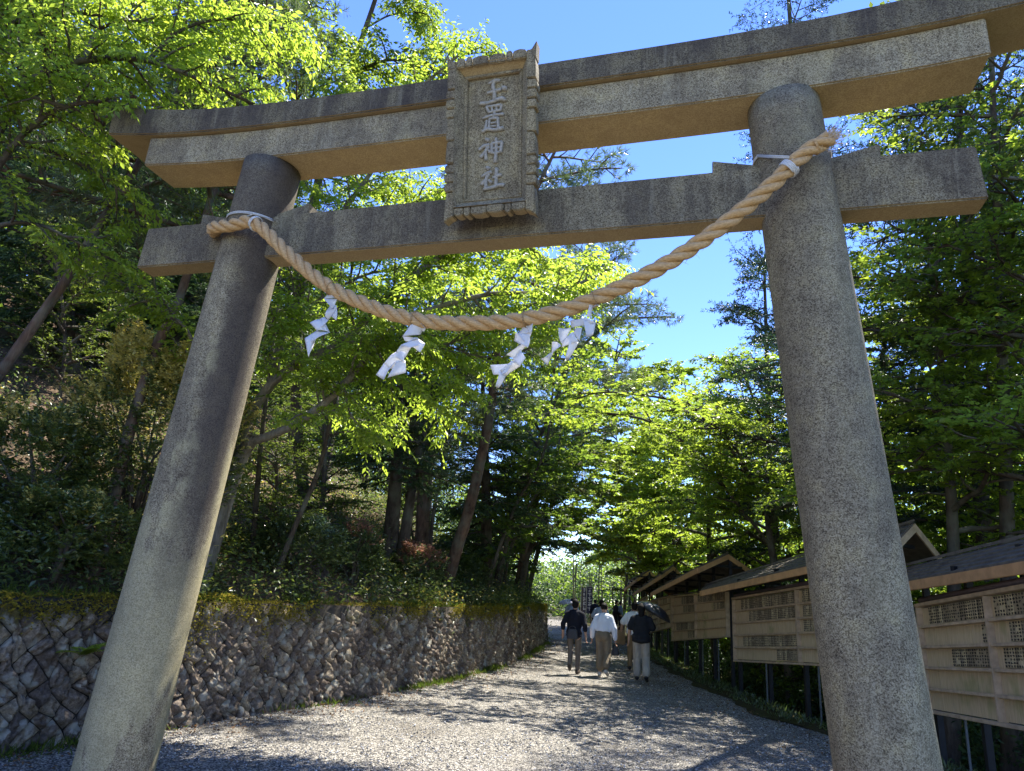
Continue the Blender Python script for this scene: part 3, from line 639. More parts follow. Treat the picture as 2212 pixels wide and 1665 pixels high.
# ------------------------------------------------------------------ roofed noticeboards of name plates
def boardwood():
    m, t, b = newmat('pale_board_wood'); b.inputs['Roughness'].default_value = .75
    co = coords(t); n = noise(t, coords(t, (6, 6, .5)), 9, 5); n2 = noise(t, co, 1.6, 3)
    c = ramp(t, n, [(.3, (.47, .345, .195)), (.7, (.66, .515, .315))])
    c = mixc(t, mth(t, 'MULTIPLY', smooth(t, n2, .55, .72), .6), c, (.24, .25, .085))
    t.links.new(c, b.inputs['Base Color']); bump(t, b, n, .2, .004); return m
M['board'] = boardwood(); M['frame'] = plain('weathered_frame_wood', (.47, .35, .225), .8, .25, 9, bmp=.003)
M['frame_o'] = plain('orange_cedar_fascia', (.50, .285, .13), .7, .22, 6, bmp=.003)
M['blackw'] = plain('black_stained_timber', (.012, .012, .013), .6, .3)
M['pipe'] = plain('mauve_brown_pipe', (.13, .10, .11), .5)
M['shingle'] = plain('grey_green_roof_boards', (.125, .11, .09), .8, .35, 7, bmp=.004)
M['ink'] = plain('black_ink', (.02, .018, .015), .7); M['steel'] = plain('grey_stake', (.11, .12, .12), .6)
def platemat():
    m, t, b = newmat('name_plate_wood'); b.inputs['Roughness'].default_value = .75
    g = nd(t, 'ShaderNodeNewGeometry'); n = noise(t, coords(t), 30, 3)
    c = ramp(t, g.outputs['Random Per Island'], [(0, (.24, .19, .12)), (.5, (.42, .33, .2)), (.85, (.54, .44, .27)), (1, (.72, .58, .33))])
    t.links.new(mixc(t, mth(t, 'MULTIPLY', n, .3), c, (.2, .16, .1)), b.inputs['Base Color']); return m
M['plate'] = platemat()
BOARDS = [  # label, L top, L bottom, R top, R bottom (pixel, depth), roof: ridge L, ridge R, eave L, eave R ; extend R
 ('nearest roofed wooden noticeboard of name plates, cut off beyond the right pillar', (1984,1311,1530,2018,8.6), (2212,1277,1565,2212,6.5), (1935,1232,9.5), (2212,1167,6.85), (1925,1262,9.1), (2212,1212,6.25), .55),
 ('roofed wooden noticeboard passing behind the right pillar, small gable end right of the pillar', (1587,1295,1424,1592,14.5), (1930,1240,1440,1950,9.4), (1522,1267,15.6), (1974,1131,9.5), (1514,1276,14.8), (1925,1182,9.0), 0),
 ('third roofed wooden noticeboard, open to the left of the right pillar, black posts above it', (1455,1291,1381.5,1455,20.5), (1572,1277,1373,1574,15.2), (1430,1266,21.4), (1573,1197,15.5), (1407,1280,20.8), (1509,1226,14.9), 0),
 ('fourth roofed wooden noticeboard, behind the black umbrella', (1403,1302,1366,1404,26), (1452.5,1288,1352.7,1453,21.2), (1388,1266,27), (1454.7,1223,21.5), (1369,1281,26.4), (1429,1242,20.9), 0),
 ('farthest roofed wooden noticeboard at the path bend', (1377,1303,1355,1377,31), (1398,1289,1342,1399,26.5), (1358,1256,31.6), (1403.5,1233,27.4), (1349.5,1272,31), (1376,1250,26.8), 0)]
def noticeboard(k, lab, Lq, Rq, rl, rr, el, er, ext):
    Lt, Lb, Rt, Rb = at(Lq[0], Lq[1], Lq[4]), at(Lq[3], Lq[2], Lq[4]), at(Rq[0], Rq[1], Rq[4]), at(Rq[3], Rq[2], Rq[4])
    lx, rx = (Lt[:2]+Lb[:2])/2, (Rt[:2]+Rb[:2])/2
    rl, rr, el, er = at(*rl), at(*rr), at(*el), at(*er)
    if ext:
        rx = rx+(rx-lx)*ext; Rt = Rt+(Rt-Lt)*ext; Rb = Rb+(Rb-Lb)*ext; rr = rr+(rr-rl)*ext; er = er+(er-el)*ext
    LEN = np.linalg.norm(rx-lx); dirv = np.array([*(rx-lx)/LEN, 0]); nrm = np.array([dirv[1], -dirv[0], 0]);
    if nrm@(CAM-np.array([*lx, 0])) < 0: nrm = -nrm
    base = thing('noticeboard', lab, 'noticeboard', (lx[0], lx[1], float(groundz(lx[0], lx[1]))), 0, 'roofed noticeboards along the path')
    org = np.array(base.location)
    def q(u, v, wo):
        zb = Lb[2]+(Rb[2]-Lb[2])*u; zt = Lt[2]+(Rt[2]-Lt[2])*u; p = lx+(rx-lx)*u
        return np.array([p[0], p[1], zb+(zt-zb)*v])+nrm*wo-org
    def qb(mb, u0, u1, v0, v1, w0, w1): mb.hexa([q(u0, v0, w0), q(u1, v0, w0), q(u1, v0, w1), q(u0, v0, w1), q(u0, v1, w0), q(u1, v1, w0), q(u1, v1, w1), q(u0, v1, w1)])
    r_ = np.random.default_rng(60+k); ft = .03/LEN
    mb = MB(); n = int(LEN/.32)
    for i in range(n): qb(mb, i/n+.0008, (i+1)/n-.0008, .01, .99, -.025, -.006+r_.uniform(-.002, .002))
    mb.build('panel', M['board'], base)
    mb = MB(); qb(mb, -ft, 1+ft, -.03, .0, -.03, .07); qb(mb, -ft, 1+ft, 1., 1.035, -.03, .07)
    for u0 in (-ft, .5-ft*.6, 1.): qb(mb, u0, u0+ft*1.2, .002, .998, -.028, .062)
    mb.build('frame', M['frame'], base, bevel=.004)
    rows = 5; mb = MB()
    for i in range(1, rows):
        for a, b in ((.0, .5-ft*.6), (.5+ft*.6, 1.)): qb(mb, a+ft*.6, b-.001, i/rows-.014, i/rows+.014, -.004, .058)
    mb.build('rail', M['frame'], base, bevel=.003)
    if k == 0: pat = {4: [(.07, .49), (.53, .98)], 3: [(.44, .49), (.6, .9)], 2: [(.22, .49), (.55, .95)]}
    elif k == 1: pat = {4: [(.06, .485), (.53, .97)], 3: [(.13, .485), (.53, .9)], 2: [(.53, .97)], 1: [(.07, .485), (.6, .9)], 0: [(.34, .485)]}
    else: pat = {4: [(.2, .48), (.53, .97)], 3: [(.1, .48)]*(k != 2)+[(.24, .48), (.8, .97)], 1: [(.08, .48)], 0: [(.33, .48)]}
    mi = MB(); pw = .052 if k < 2 else .075
    for row, runs in pat.items():
        for a, b in runs:
            u = a; mp = MB()
            while u < b-pw/LEN:
                wd = pw/LEN*r_.uniform(.86, 1.12)
                if True:
                    v0, v1 = row/rows+.022, (row+1)/rows-(.022 if row < 4 else .012)
                    qb(mp, u+.002/LEN, u+wd-.002/LEN, v0, v1, -.003, .010+r_.uniform(0, .006))
                    if k < 3:                                    # columns of small brush characters
                        nch = 6; ch = (v1-v0)/nch
                        for c_ in range(nch):
                            if c_ and r_.random() < .10: continue
                            um = u+wd/2; vc = v1-(c_+.5)*ch; cw = wd*.32
                            for _ in range(2 if k < 2 else 1):
                                vv = vc+r_.uniform(-.25, .25)*ch; qb(mi, um-cw*r_.uniform(.5, 1), um+cw*r_.uniform(.5, 1), vv-ch*.07, vv+ch*.07, .012, .0185)
                            uu2 = um+r_.uniform(-.5, .5)*cw; qb(mi, uu2-cw*.2, uu2+cw*.2, vc-ch*.33, vc+ch*.33, .012, .0182)
                u += wd
            mp.build('name_plate_row', M['plate'], base)
    if mi.n: mi.build('lettering', M['ink'], base, kind='stuff')
    # roof: stepped boards on both slopes, fascia, barge boards
    bl, br = 2*rl-el, 2*rr-er; bl[2] = el[2]; br[2] = er[2]
    mb = MB()
    for (e0, e1, g0, g1) in ((el, er, rl, rr), (bl, br, rl, rr)):
        nc = 5
        for i in range(nc):
            a, b = i/nc-.02, (i+1)/nc+.03; up = np.array([0, 0, .012*1]); lo = np.array([0, 0, .030])
            p = [e0+(g0-e0)*a, e1+(g1-e1)*a, e1+(g1-e1)*b, e0+(g0-e0)*b]
            off = [lo+up*.0, lo, up*.4, up*.4]
            mb.hexa([x-org for x in p]+[x-org+o_ for x, o_ in zip(p, off)])
    mb.hexa([x-org+np.array(d_) for x, d_ in ((rl, (0, -.05, .025)), (rr, (0, -.05, .025)), (rr, (0, .05, .025)), (rl, (0, .05, .025)), (rl, (0, -.05, .06)), (rr, (0, -.05, .06)), (rr, (0, .05, .06)), (rl, (0, .05, .06)))])
    roof = mb.build('roof', M['shingle'], base)
    fh = .115; mb = MB(); z1 = np.array([0, 0, -.004]); z0 = np.array([0, 0, -fh]); du = unit(er-el)
    mb.hexa([el-org+z0, er-org+z0, er-org+z0+nrm*.03, el-org+z0+nrm*.03, el-org+z1, er-org+z1, er-org+z1+nrm*.03, el-org+z1+nrm*.03])
    mb.build('fascia', M['frame_o'], roof, bevel=.004)
    for (e, g, b, sg) in ((er, rr, br, 1), (el, rl, bl, -1)):
        o_ = du*.03*sg
        for a in (e, b):
            mb = MB(); mb.hexa([a-org+z0, g-org+z0, g-org+z0+o_, a-org+z0+o_, a-org+z1, g-org+z1, g-org+z1+o_, a-org+z1+o_]); mb.build('barge_board', M['frame_o'] if k > 1 else M['frame'], roof)
    mb = MB()                                                    # soffit boards under the front slope
    nn = nrm*.004
    mb.hexa([el-org+z1*3, er-org+z1*3, rr-org+z1*9, rl-org+z1*9, el-org+z1*1, er-org+z1*1, rr-org+z1*1, rl-org+z1*1]); mb.build('soffit', M['frame_o'], roof)
    npost = 5 if k != 0 else 4
    for i in range(npost):
        u = i/(npost-1); p = q(u, 0, -.075); top = rl+(rr-rl)*(.06+.9*u)-org; gzv = float(groundz(p[0]+org[0], p[1]+org[1]))-org[2]-.15
        mb = MB(); mb.bar((p[0], p[1], gzv), (p[0], p[1], max(top[2]-.06, p[2]+1)), .07, .07, up=nrm)
        e = el+(er-el)*(.06+.9*u)-org; zt = top[2]-.05-(top[2]-e[2])*.55
        mb.bar((p[0]-nrm[0]*.25, p[1]-nrm[1]*.25, zt), (e[0], e[1], zt), .045, .05); mb.build('post', M['blackw'], base)
    mb = MB(); pz = q(0, 1.09, -.02); mb.tube([q(-.01, 1.075, -.02), q(1.01, 1.075, -.02)], .035 if k < 2 else .02, 10); mb.build('top_rail', M['pipe'], base, smooth=True)
    mb = MB()
    for u in (.25, .6, .85):
        mb = MB(); p = q(u, -.02, .0); g_ = float(groundz(p[0]+org[0], p[1]+org[1]))-org[2]-.1; mb.bar((p[0], p[1], g_), tuple(p), .022, .022, up=nrm); mb.build('stake', M['steel'], base)
for k, b in enumerate(BOARDS): noticeboard(k, *b)

# ------------------------------------------------------------------ people
def remesh(name, caps, mat, parent, vox=.012, sm=3):
    """caps: (p, rp, q, rq[, (sx, sy)]) tapered limbs; or (p, (rx, ry, rz)) ellipsoids -> one continuous skin"""
    mb = MB()
    for c in caps:
        if len(c) == 2:
            p, rad = np.array(c[0], float), np.array(c[1], float); n = 12
            th = np.linspace(0, np.pi, 9)[1:-1]; ph = np.arange(n)/n*2*np.pi
            vs = [p+rad*np.array([0, 0, 1])]+[p+rad*np.array([math.sin(a)*math.cos(b), math.sin(a)*math.sin(b), math.cos(a)]) for a in th for b in ph]+[p-rad*np.array([0, 0, 1])]
            m = len(th); fs = [(0, 1+j, 1+(j+1) % n) for j in range(n)]+[(1+i*n+j, 1+(i+1)*n+j, 1+(i+1)*n+(j+1) % n, 1+i*n+(j+1) % n) for i in range(m-1) for j in range(n)]+[(1+m*n, 1+(m-1)*n+(j+1) % n, 1+(m-1)*n+j) for j in range(n)]
            mb.add(vs, fs)
        else:
            p, rp, q_, rq = np.array(c[0], float), c[1], np.array(c[2], float), c[3]; fl = c[4] if len(c) > 4 else None
            d = unit(q_-p); t0 = [-.95, -.7, -.3, 0]; pts = [p+d*rp*a for a in t0]+[q_-d*rq*a for a in t0[::-1]]
            rad = [rp*math.sqrt(1-a*a) for a in t0]+[rq*math.sqrt(1-a*a) for a in t0[::-1]]
            mb.tube(pts, rad, 12, flat=fl)
    me = bpy.data.meshes.new(name); me.from_pydata(mb.v, [], mb.f); me.update()
    bm = bmesh.new(); bm.from_mesh(me); bmesh.ops.recalc_face_normals(bm, faces=bm.faces); bm.to_mesh(me); bm.free()
    o = bpy.data.objects.new(name, me); col.objects.link(o)
    md = o.modifiers.new('r', 'REMESH'); md.mode = 'VOXEL'; md.voxel_size = vox; md.use_smooth_shade = True
    if sm: s2 = o.modifiers.new('s', 'SMOOTH'); s2.iterations = sm; s2.factor = .5
    dg = bpy.context.evaluated_depsgraph_get(); m2 = bpy.data.meshes.new_from_object(o.evaluated_get(dg)); o.modifiers.clear(); o.data = m2; bpy.data.meshes.remove(me)
    m2.materials.clear(); m2.materials.append(mat); o.parent = parent
    return o
def cloth(name, c, rough=.85, var=.18):
    m, t, b = newmat(name); b.inputs['Roughness'].default_value = rough; b.inputs['Specular IOR Level'].default_value = .15
    co = coords(t, (1, 1, .45)); n = noise(t, co, 9, 4, .55); wv = noise(t, coords(t), 160, 2)
    t.links.new(ramp(t, n, [(.3, tuple(x*(1-var) for x in c)), (.7, tuple(min(1, x*(1+var)) for x in c))]), b.inputs['Base Color'])
    bump(t, b, mth(t, 'ADD', n, mth(t, 'MULTIPLY', wv, .05)), .8, .05); return m
M['skin'] = plain('skin', (.42, .26, .18), .55, .08, 20); M['hair'] = plain('black_hair', (.012, .010, .009), .75, .3, 60, .15, .004)
M['eye'] = plain('dark_eye', (.015, .012, .01), .2); M['sole'] = plain('white_sole', (.6, .6, .58), .6); M['shoe_b'] = plain('black_shoe', (.02, .02, .022), .5); M['shoe_br'] = plain('brown_shoe', (.07, .05, .035), .6); M['shoe_w'] = plain('pale_shoe', (.5, .47, .43), .6)
M['navy'] = cloth('black_navy_cotton', (.014, .015, .022)); M['charc'] = cloth('charcoal_cotton', (.02, .021, .024)); M['white'] = cloth('white_sweat_cotton', (.70, .74, .82), .85, .06); M['tee'] = cloth('white_tee_cotton', (.74, .75, .76), .85, .05)
M['khaki'] = cloth('khaki_twill', (.20, .16, .11)); M['taupe'] = cloth('taupe_twill', (.15, .125, .10)); M['cream'] = cloth('cream_linen', (.36, .32, .26)); M['blue'] = cloth('light_blue_cotton', (.38, .45, .58)); M['tan'] = cloth('tan_canvas', (.26, .18, .10)); M['slate'] = cloth('slate_blue_cotton', (.10, .14, .20))
def person(lab, loc, face, P, vox=.010):
    """local frame: faces +y, feet on z=0, 1.62 m tall. P gives joints and clothes."""
    t = thing('person', lab, 'person', loc, face); s = P.get('s', 1.); g = lambda k, d: P.get(k, d)
    V = np.array; sw = g('sw', .185); hipw = .092
    lean = g('lean', .02); hips = V([0, 0, .86]); chest = V([0, lean, 1.16]); neck = V([0, lean+.015, 1.385]); head = V([0, lean+.035, 1.505])+V(g('hd', (0, 0, 0)))
    lk, rk = g('legs', ((-.10, .02, 0), (.10, -.02, 0)))            # foot offsets (x, y, lift)
    body = []; pants = []; shoes = []; shirt = []
    for sg, f in ((-1, lk), (1, rk)):
        hp = hips+V([sg*hipw, 0, 0]); an = V([f[0], f[1], .085+f[2]]); kn = (hp+an)/2+V([0, .05+.04*(f[2] > .01)+max(0, -f[1])*.25, .01])
        body += [(hp, .082, kn, .055), (kn, .055, an, .036)]
        pl = g('pl', .0); pr = g('pr', 1.)
        pants += [(hp+V([0, 0, .02]), .098*pr, kn, .076*pr+pl*.3), (kn, .076*pr+pl*.3, an+V([0, 0, g('hem', .03)]), .056*pr+pl)]
        tip = V([.02*sg, .15, -.045 if f[2] < .01 else -.10]); heel = V([0, -.045, -.035+(.02 if f[2] > .01 else 0)])
        body += [(an, .036, an+heel*.7, .034), (an+heel*.5, .03, an+tip*.8, .026)]
        shoes += [(an+heel, .046, an+tip*.6, .044), (an+tip*.6, .044, an+tip, .034), (an+V([0, -.01, -.02]), .05, an+heel, .045)]
    body += [((0, 0, .90), (.155, .11, .14)), ((0, lean*.6, 1.06), (.135, .098, .16)), ((0, lean, 1.22), (.165, .105, .16)), (neck-V([0, .01, .06]), .055, neck+V([0, .01, .06]), .05), (head, (.074, .094, .115)), (head+V([0, .075, -.055]), (.038, .03, .035)), (head+V([0, .1, -.015]), (.012, .018, .02)), (head+V([.076, -.005, -.01]), (.012, .02, .03)), (head+V([-.076, -.005, -.01]), (.012, .02, .03))]
    pants += [((-.05, -.02, .89), (.125, .125, .135)), ((.05, -.02, .89), (.125, .125, .135)), ((0, 0, .97), (.15, .112, .08))]
    sl_ = g('sleeve', 'long'); tl = g('tail', .88); bulk = g('bulk', 1.)
    shirt += [((0, lean*.8, 1.20), (.188*bulk, .128*bulk, .20)), ((0, lean*.5, 1.06), (.178*bulk, .125*bulk, .16)), ((-sw*.5, lean, 1.315), .072, (sw*.5, lean, 1.315), .072), (neck-V([0, .01, .035]), .062, (-sw*.95, lean, 1.285), .064), (neck-V([0, .01, .035]), .062, (sw*.95, lean, 1.285), .064), (neck-V([0, .005, .075]), .066, neck-V([0, 0, .03]), .058)]
    if tl < 1.0: shirt += [((0, -.012, tl+.10), (.188*bulk, .158*bulk, .14)), ((0, -.015, tl+.03), (.19*bulk, .165*bulk, .06)), ((0, -.01, tl+.015), (.185*bulk, .16*bulk, .03))]
    arms = g('arms', ((-.235, -.02, 1.06, -.25, .06, .83), (.235, -.02, 1.06, .25, .06, .83)))
    for sg, a in ((-1, arms[0]), (1, arms[1])):
        sh = V([sg*(sw-.012), lean, 1.285]); el = V(a[:3]); wr = V(a[3:]); fd = unit(wr-el); hd = wr+fd*.045
        body += [(sh, .045, el, .04), (el, .04, wr, .027), (wr, .026, hd, .033, .6), (hd, .036, hd+fd*.035, .034, .55)]
        sdv = unit(np.cross(fd, [1., 0, 0])+1e-4); curl = unit(np.cross(fd, sdv))*(-sg)
        for i, (o_, ln) in enumerate(((-.028, .058), (-.0095, .07), (.0095, .066), (.027, .05))):
            r0 = hd+fd*.05+sdv*o_; m_ = r0+fd*ln*.55; e_ = m_+fd*ln*.4+curl*ln*.35*g('grip', 1)
            body += [(r0-fd*.01, .0098, m_, .0092), (m_, .0092, e_, .0082)]
        th0 = hd+sdv*.03; th1 = th0+sdv*.022+fd*.03; body += [(th0, .013, th1, .011), (th1, .011, th1+fd*.03+curl*.008, .0088)]
        if sl_ == 'long': shirt += [(sh, .066*bulk, el, .066*bulk), (el, .066*bulk, wr-fd*.02, .046*bulk)]
        elif sl_ == 'mid': shirt += [(sh, .064*bulk, el, .058*bulk), (el, .062*bulk, el+(wr-el)*.45, .052*bulk)]
        else: shirt += [(sh, .068*bulk, sh+(el-sh)*.8, .075*bulk)]
    hair = g('hair', [((0, -.015, .022), (.084, .096, .105)), ((0, -.05, -.03), (.07, .055, .06))])
    remesh('body', body, M['skin'], t, vox, 2)
    remesh('shirt', shirt, M[P['top']], t, .013); remesh('trousers', pants, M[P['bottom']], t, .013)
    for half in (shoes[:3], shoes[3:]): remesh('shoe', half, M[P['shoe']], t, .012, 2)
    hh = []
    for h in hair: hh.append((head+V(h[0]), h[1]) if len(h) == 2 else (head+V(h[0]), h[1], head+V(h[2]), h[3]))
    remesh('hair', hh, M['hair'], t, .012, 2)
    for sg in (-1, 1):
        mb = MB(); c = head+V([sg*.03, .088, .012]); mb.tube([c-V([0, .006, 0]), c, c+V([0, .004, 0])], [.008, .009, .004], 8); mb.build('eye', M['eye'], t)
    t.scale = (s, s, s)
    return t
def spot(px, py, depth=None):
    d = cF+cR*(px-PW/2)/FPX-cU*(py-PH/2)/FPX
    if depth is None: tt = (.004*CAM[1]-CAM[2])/(d[2]-.004*d[1])
    else: tt = depth
    p = CAM+d*tt; return (p[0], p[1], float(gz(p[1]))+.012)
pa = person('man in black shirt and taupe trousers walking away, leftmost of the three nearest walkers', spot(1237, 1458), .04, dict(top='navy', bottom='taupe', shoe='shoe_br', legs=((-.055, -.14, .11), (.085, .10, 0)), sleeve='mid', tail=.80, pr=.86, s=.985,
    arms=((-.255, -.05, 1.07, -.275, .10, .86), (.245, -.05, 1.07, .265, .02, .83))))
pb_ = person('woman in white sweatshirt and wide khaki trousers with pinned-up black hair', spot(1301, 1463), -.02, dict(top='white', bottom='khaki', shoe='shoe_w', legs=((-.075, .10, 0), (.10, -.12, .06)), sleeve='long', tail=1.01, bulk=1.1, pl=.035, pr=1.02, hem=.12, sw=.165, s=.965,
    arms=((-.25, -.03, 1.05, -.27, .05, .83), (.25, -.03, 1.05, .275, .02, .82)), hair=[((0, -.012, .02), (.082, .094, .104)), ((0, -.085, .045), (.048, .042, .045))], grip=1.6))
pc = person('person in black tee and cream trousers with long black hair, under the black umbrella', spot(1384, 1472), .06, dict(top='charc', bottom='cream', shoe='shoe_b', legs=((-.085, .10, 0), (.12, -.10, .02)), sleeve='short', tail=.80, bulk=1.12, pl=.03, pr=1.08, hem=.06, s=.985,
    arms=((-.25, -.02, 1.07, -.27, .06, .84), (.26, .02, 1.08, .14, .26, 1.18)), hair=[((0, -.02, .02), (.09, .10, .108)), ((0, -.07, -.06), .075, (0, -.085, -.22), .06), ((0, -.06, .0), (.088, .08, .10))], grip=1.8))
pd = person('person in white tee with a tan tote, half hidden behind the black umbrella walker', spot(1369, 1440, 17.2), .1, dict(top='tee', bottom='tan', shoe='shoe_b', sleeve='short', tail=.84, bulk=1.1, arms=((-.30, -.02, 1.08, -.33, .05, .86), (.25, -.03, 1.06, .26, .04, .83))))
pe = person('walker hidden behind the man in black, holding the pale parasol', spot(1233, 1392, 25.5), .0, dict(top='blue', bottom='slate', shoe='shoe_b', arms=((-.24, .02, 1.08, -.14, .24, 1.16), (.24, -.03, 1.06, .25, .04, .83))), .012)
pf = person('person in light blue shirt half hidden behind the woman in white', spot(1296, 1400, 22.5), .0, dict(top='blue', bottom='slate', shoe='shoe_b', sleeve='short', bulk=1.08, arms=((-.27, .05, 1.07, -.12, .22, 1.12), (.25, -.03, 1.06, .26, .04, .83))), .012)
pg = person('distant person in dark jacket left of the woman in white', spot(1284, 1360, 40), .3, dict(top='navy', bottom='navy', shoe='shoe_b'), .012)
ph_ = person('distant person in dark clothes directly above the woman in white', spot(1300, 1360, 39), -.2, dict(top='charc', bottom='charc', shoe='shoe_b'), .012)
pi_ = person('man in open black jacket standing in profile far up the path', spot(1329, 1366, 37.5), -1.2, dict(top='navy', bottom='navy', shoe='shoe_w', bulk=1.08, arms=((-.24, .02, 1.07, -.12, .22, .92), (.24, .02, 1.07, .12, .22, .92)), s=1.03), .012)
pj = person('person in slate blue shirt beside the man in profile', spot(1338, 1363, 39), -1.0, dict(top='slate', bottom='navy', shoe='shoe_b'), .012)
def worldpt(o, p): return Matrix.LocRotScale(o.location, o.rotation_euler, o.scale) @ Vector(p)
def umbrella(name, lab, cat, hand, axis, L, rad, depth, mat, n=8, grip=.1):
    ax = Vector(axis).normalized(); t = thing(name, lab, cat, hand); Bx = ax.orthogonal().normalized(); By = ax.cross(Bx)
    apex = ax*L; V, F = [], []; K = 7
    for j in range(n*4):
        a = 2*math.pi*j/(n*4); scal = 1-.045*abs(math.sin(a*n/2))
        for i in range(K+1):
            u = i/K; rr = rad*math.sin(u*1.35)/math.sin(1.35)*(1-(1-scal)*u*u); z = -depth*(1-math.cos(u*1.35))/(1-math.cos(1.35))
            V.append(apex+Bx*rr*math.cos(a)+By*rr*math.sin(a)+ax*(z-(.0 if u < .99 else 0)))
    m = n*4
    for j in range(m):
        for i in range(K): F.append((j*(K+1)+i, ((j+1) % m)*(K+1)+i, ((j+1) % m)*(K+1)+i+1, j*(K+1)+i+1))
    o = link('canopy', mesh_np('canopy', [tuple(v) for v in V], F4=F, smooth=False), mat, t); md = o.modifiers.new('t', 'SOLIDIFY'); md.thickness = .002
    mb = MB(); mb.tube([ax*(-.1), apex+ax*.05], .006, 8); mb.build('shaft', M['steel'], t)
    mb = MB(); mb.tube([ax*(-.2), ax*(-.05)], .013, 8); mb.build('handle', M['shoe_b'], t)
    mb = MB()
    for j in range(n):
        a = 2*math.pi*j/n; mb.tube([apex-ax*.25*L*.5, apex+Bx*rad*.55*math.cos(a)+By*rad*.55*math.sin(a)-ax*depth*.38], .003, 4)
    mb.build('stretcher', M['steel'], t); return t
M['umb'] = plain('black_umbrella_cloth', (.018, .022, .028), .32, .3, 3, .6)
def parasolmat():
    m, t, b = newmat('striped_parasol_cloth'); v = coords(t); wv = nd(t, 'ShaderNodeTexWave'); wv.inputs['Scale'].default_value = 4; t.links.new(v, wv.inputs[0])
    t.links.new(ramp(t, wv.outputs['Fac'], [(.4, (.80, .77, .82)), (.6, (.58, .52, .60))]), b.inputs['Base Color']); b.inputs['Roughness'].default_value = .6; return m
umbrella('umbrella', 'open black umbrella tilted to the right over the long haired walker', 'umbrella', worldpt(pc, (.135, .27, 1.19)), (.50, .10, 1), .46, .42, .20, M['umb'])
umbrella('parasol', 'pale striped parasol showing behind the head of the man in black', 'parasol', worldpt(pe, (-.14, .25, 1.16)), (-.12, -.05, 1), .42, .44, .17, parasolmat())
def bag(name, lab, loc, w_, d_, h_, mat, strap, rz=0):
    t = thing(name, lab, 'bag', loc, rz); V, F = [], []; n = 20; lv = [(0, .86), (.04, 1.), (.35, 1.02), (.75, .92), (1., .72)]
    for z, sc in lv:
        for j in range(n):
            a = 2*math.pi*j/n; c, s_2 = math.cos(a), math.sin(a); e = lambda q_: math.copysign(abs(q_)**.6, q_); V.append((w_/2*sc*e(c), d_/2*sc*e(s_2), z*h_-h_))
    for i in range(len(lv)-1):
        for j in range(n): F.append((i*n+j, i*n+(j+1) % n, (i+1)*n+(j+1) % n, (i+1)*n+j))
    me = bpy.data.meshes.new('bag_body'); me.from_pydata(V, [], F+[tuple(range(n-1, -1, -1)), tuple(range(len(V)-n, len(V)))]); link('bag_body', me, mat, t)
    mb = MB()
    for y in (-.02, .02): mb.tube([(math.cos(a)*w_*.30, y, math.sin(a)*strap) for a in np.linspace(0, math.pi, 14)], .006, 6)
    mb.build('handle', mat, t); return t
hb = worldpt(pb_, (.288, .02, .735)); bag('handbag', 'small black handbag hanging from the right hand of the woman in white', (hb[0], hb[1], hb[2]-.075), .15, .08, .17, M['shoe_b'], .095)
hb = worldpt(pd, (-.34, .06, .80)); bag('tote_bag', 'large tan tote hanging beside the person in white tee', (hb[0], hb[1], hb[2]+.12), .26, .12, .34, M['tan'], .10, .4)
hb = worldpt(pa, (.0, -.14, 1.0)); bag('waist_bag', 'charcoal bag worn at the back of the man in black', (hb[0]-.02, hb[1], hb[2]-.03), .25, .07, .21, plain('charcoal_nylon', (.035, .036, .042), .5), .06)
# pale banner poles far along the path
M['bamboo'] = plain('pale_pole', (.40, .40, .34), .6); M['bannerc'] = plain('dark_banner_cloth', (.05, .05, .08), .8); M['inkw'] = plain('white_dye', (.6, .6, .6), .8)
for i, (px, lab, dpt) in enumerate(((1253, 'dark vertical banner on a thin pole, far left of the path end', 46), (1265, 'dark vertical banner with a white topped pole, above the white sweatshirt', 44), (1356, 'dark vertical banner on a thin pole, left of the far noticeboard', 43))):
    x, y, z = spot(px, 1345, dpt); t = thing('banner', lab, 'banner', (x, y, z), 0, 'dark banners beside the path')
    mb = MB(); mb.tube([(0, 0, -.1), (0, 0, 2.5)], .022, 8); mb.tube([(-.02, 0, 2.42), (.42, 0, 2.42)], .012, 6); mb.build('pole', M['bamboo'], t)
    mb = MB(); V = []; mb.hexa([(.03, -.004, .75), (.40, -.02, .75), (.40, -.012, .75), (.03, .004, .75), (.03, -.004, 2.38), (.40, -.004, 2.38), (.40, .004, 2.38), (.03, .004, 2.38)]); cl = mb.build('cloth', M['bannerc'], t)
    mb = MB()
    for c_ in range(5):
        zc = 2.2-c_*.29
        for _ in range(4):
            a, b = random.uniform(.08, .2), random.uniform(.22, .36); zz = zc+random.uniform(-.1, .1); mb.hexa([(a, -.03, zz-.015), (b, -.03, zz-.015), (b, -.024, zz-.015), (a, -.024, zz-.015), (a, -.03, zz+.015), (b, -.03, zz+.015), (b, -.024, zz+.015), (a, -.024, zz+.015)])
        mb.hexa([(.2, -.031, zc-.12), (.235, -.031, zc-.12), (.235, -.025, zc-.12), (.2, -.025, zc-.12), (.2, -.031, zc+.12), (.235, -.031, zc+.12), (.235, -.025, zc+.12), (.2, -.025, zc+.12)])
    mb.build('lettering', M['inkw'], cl)
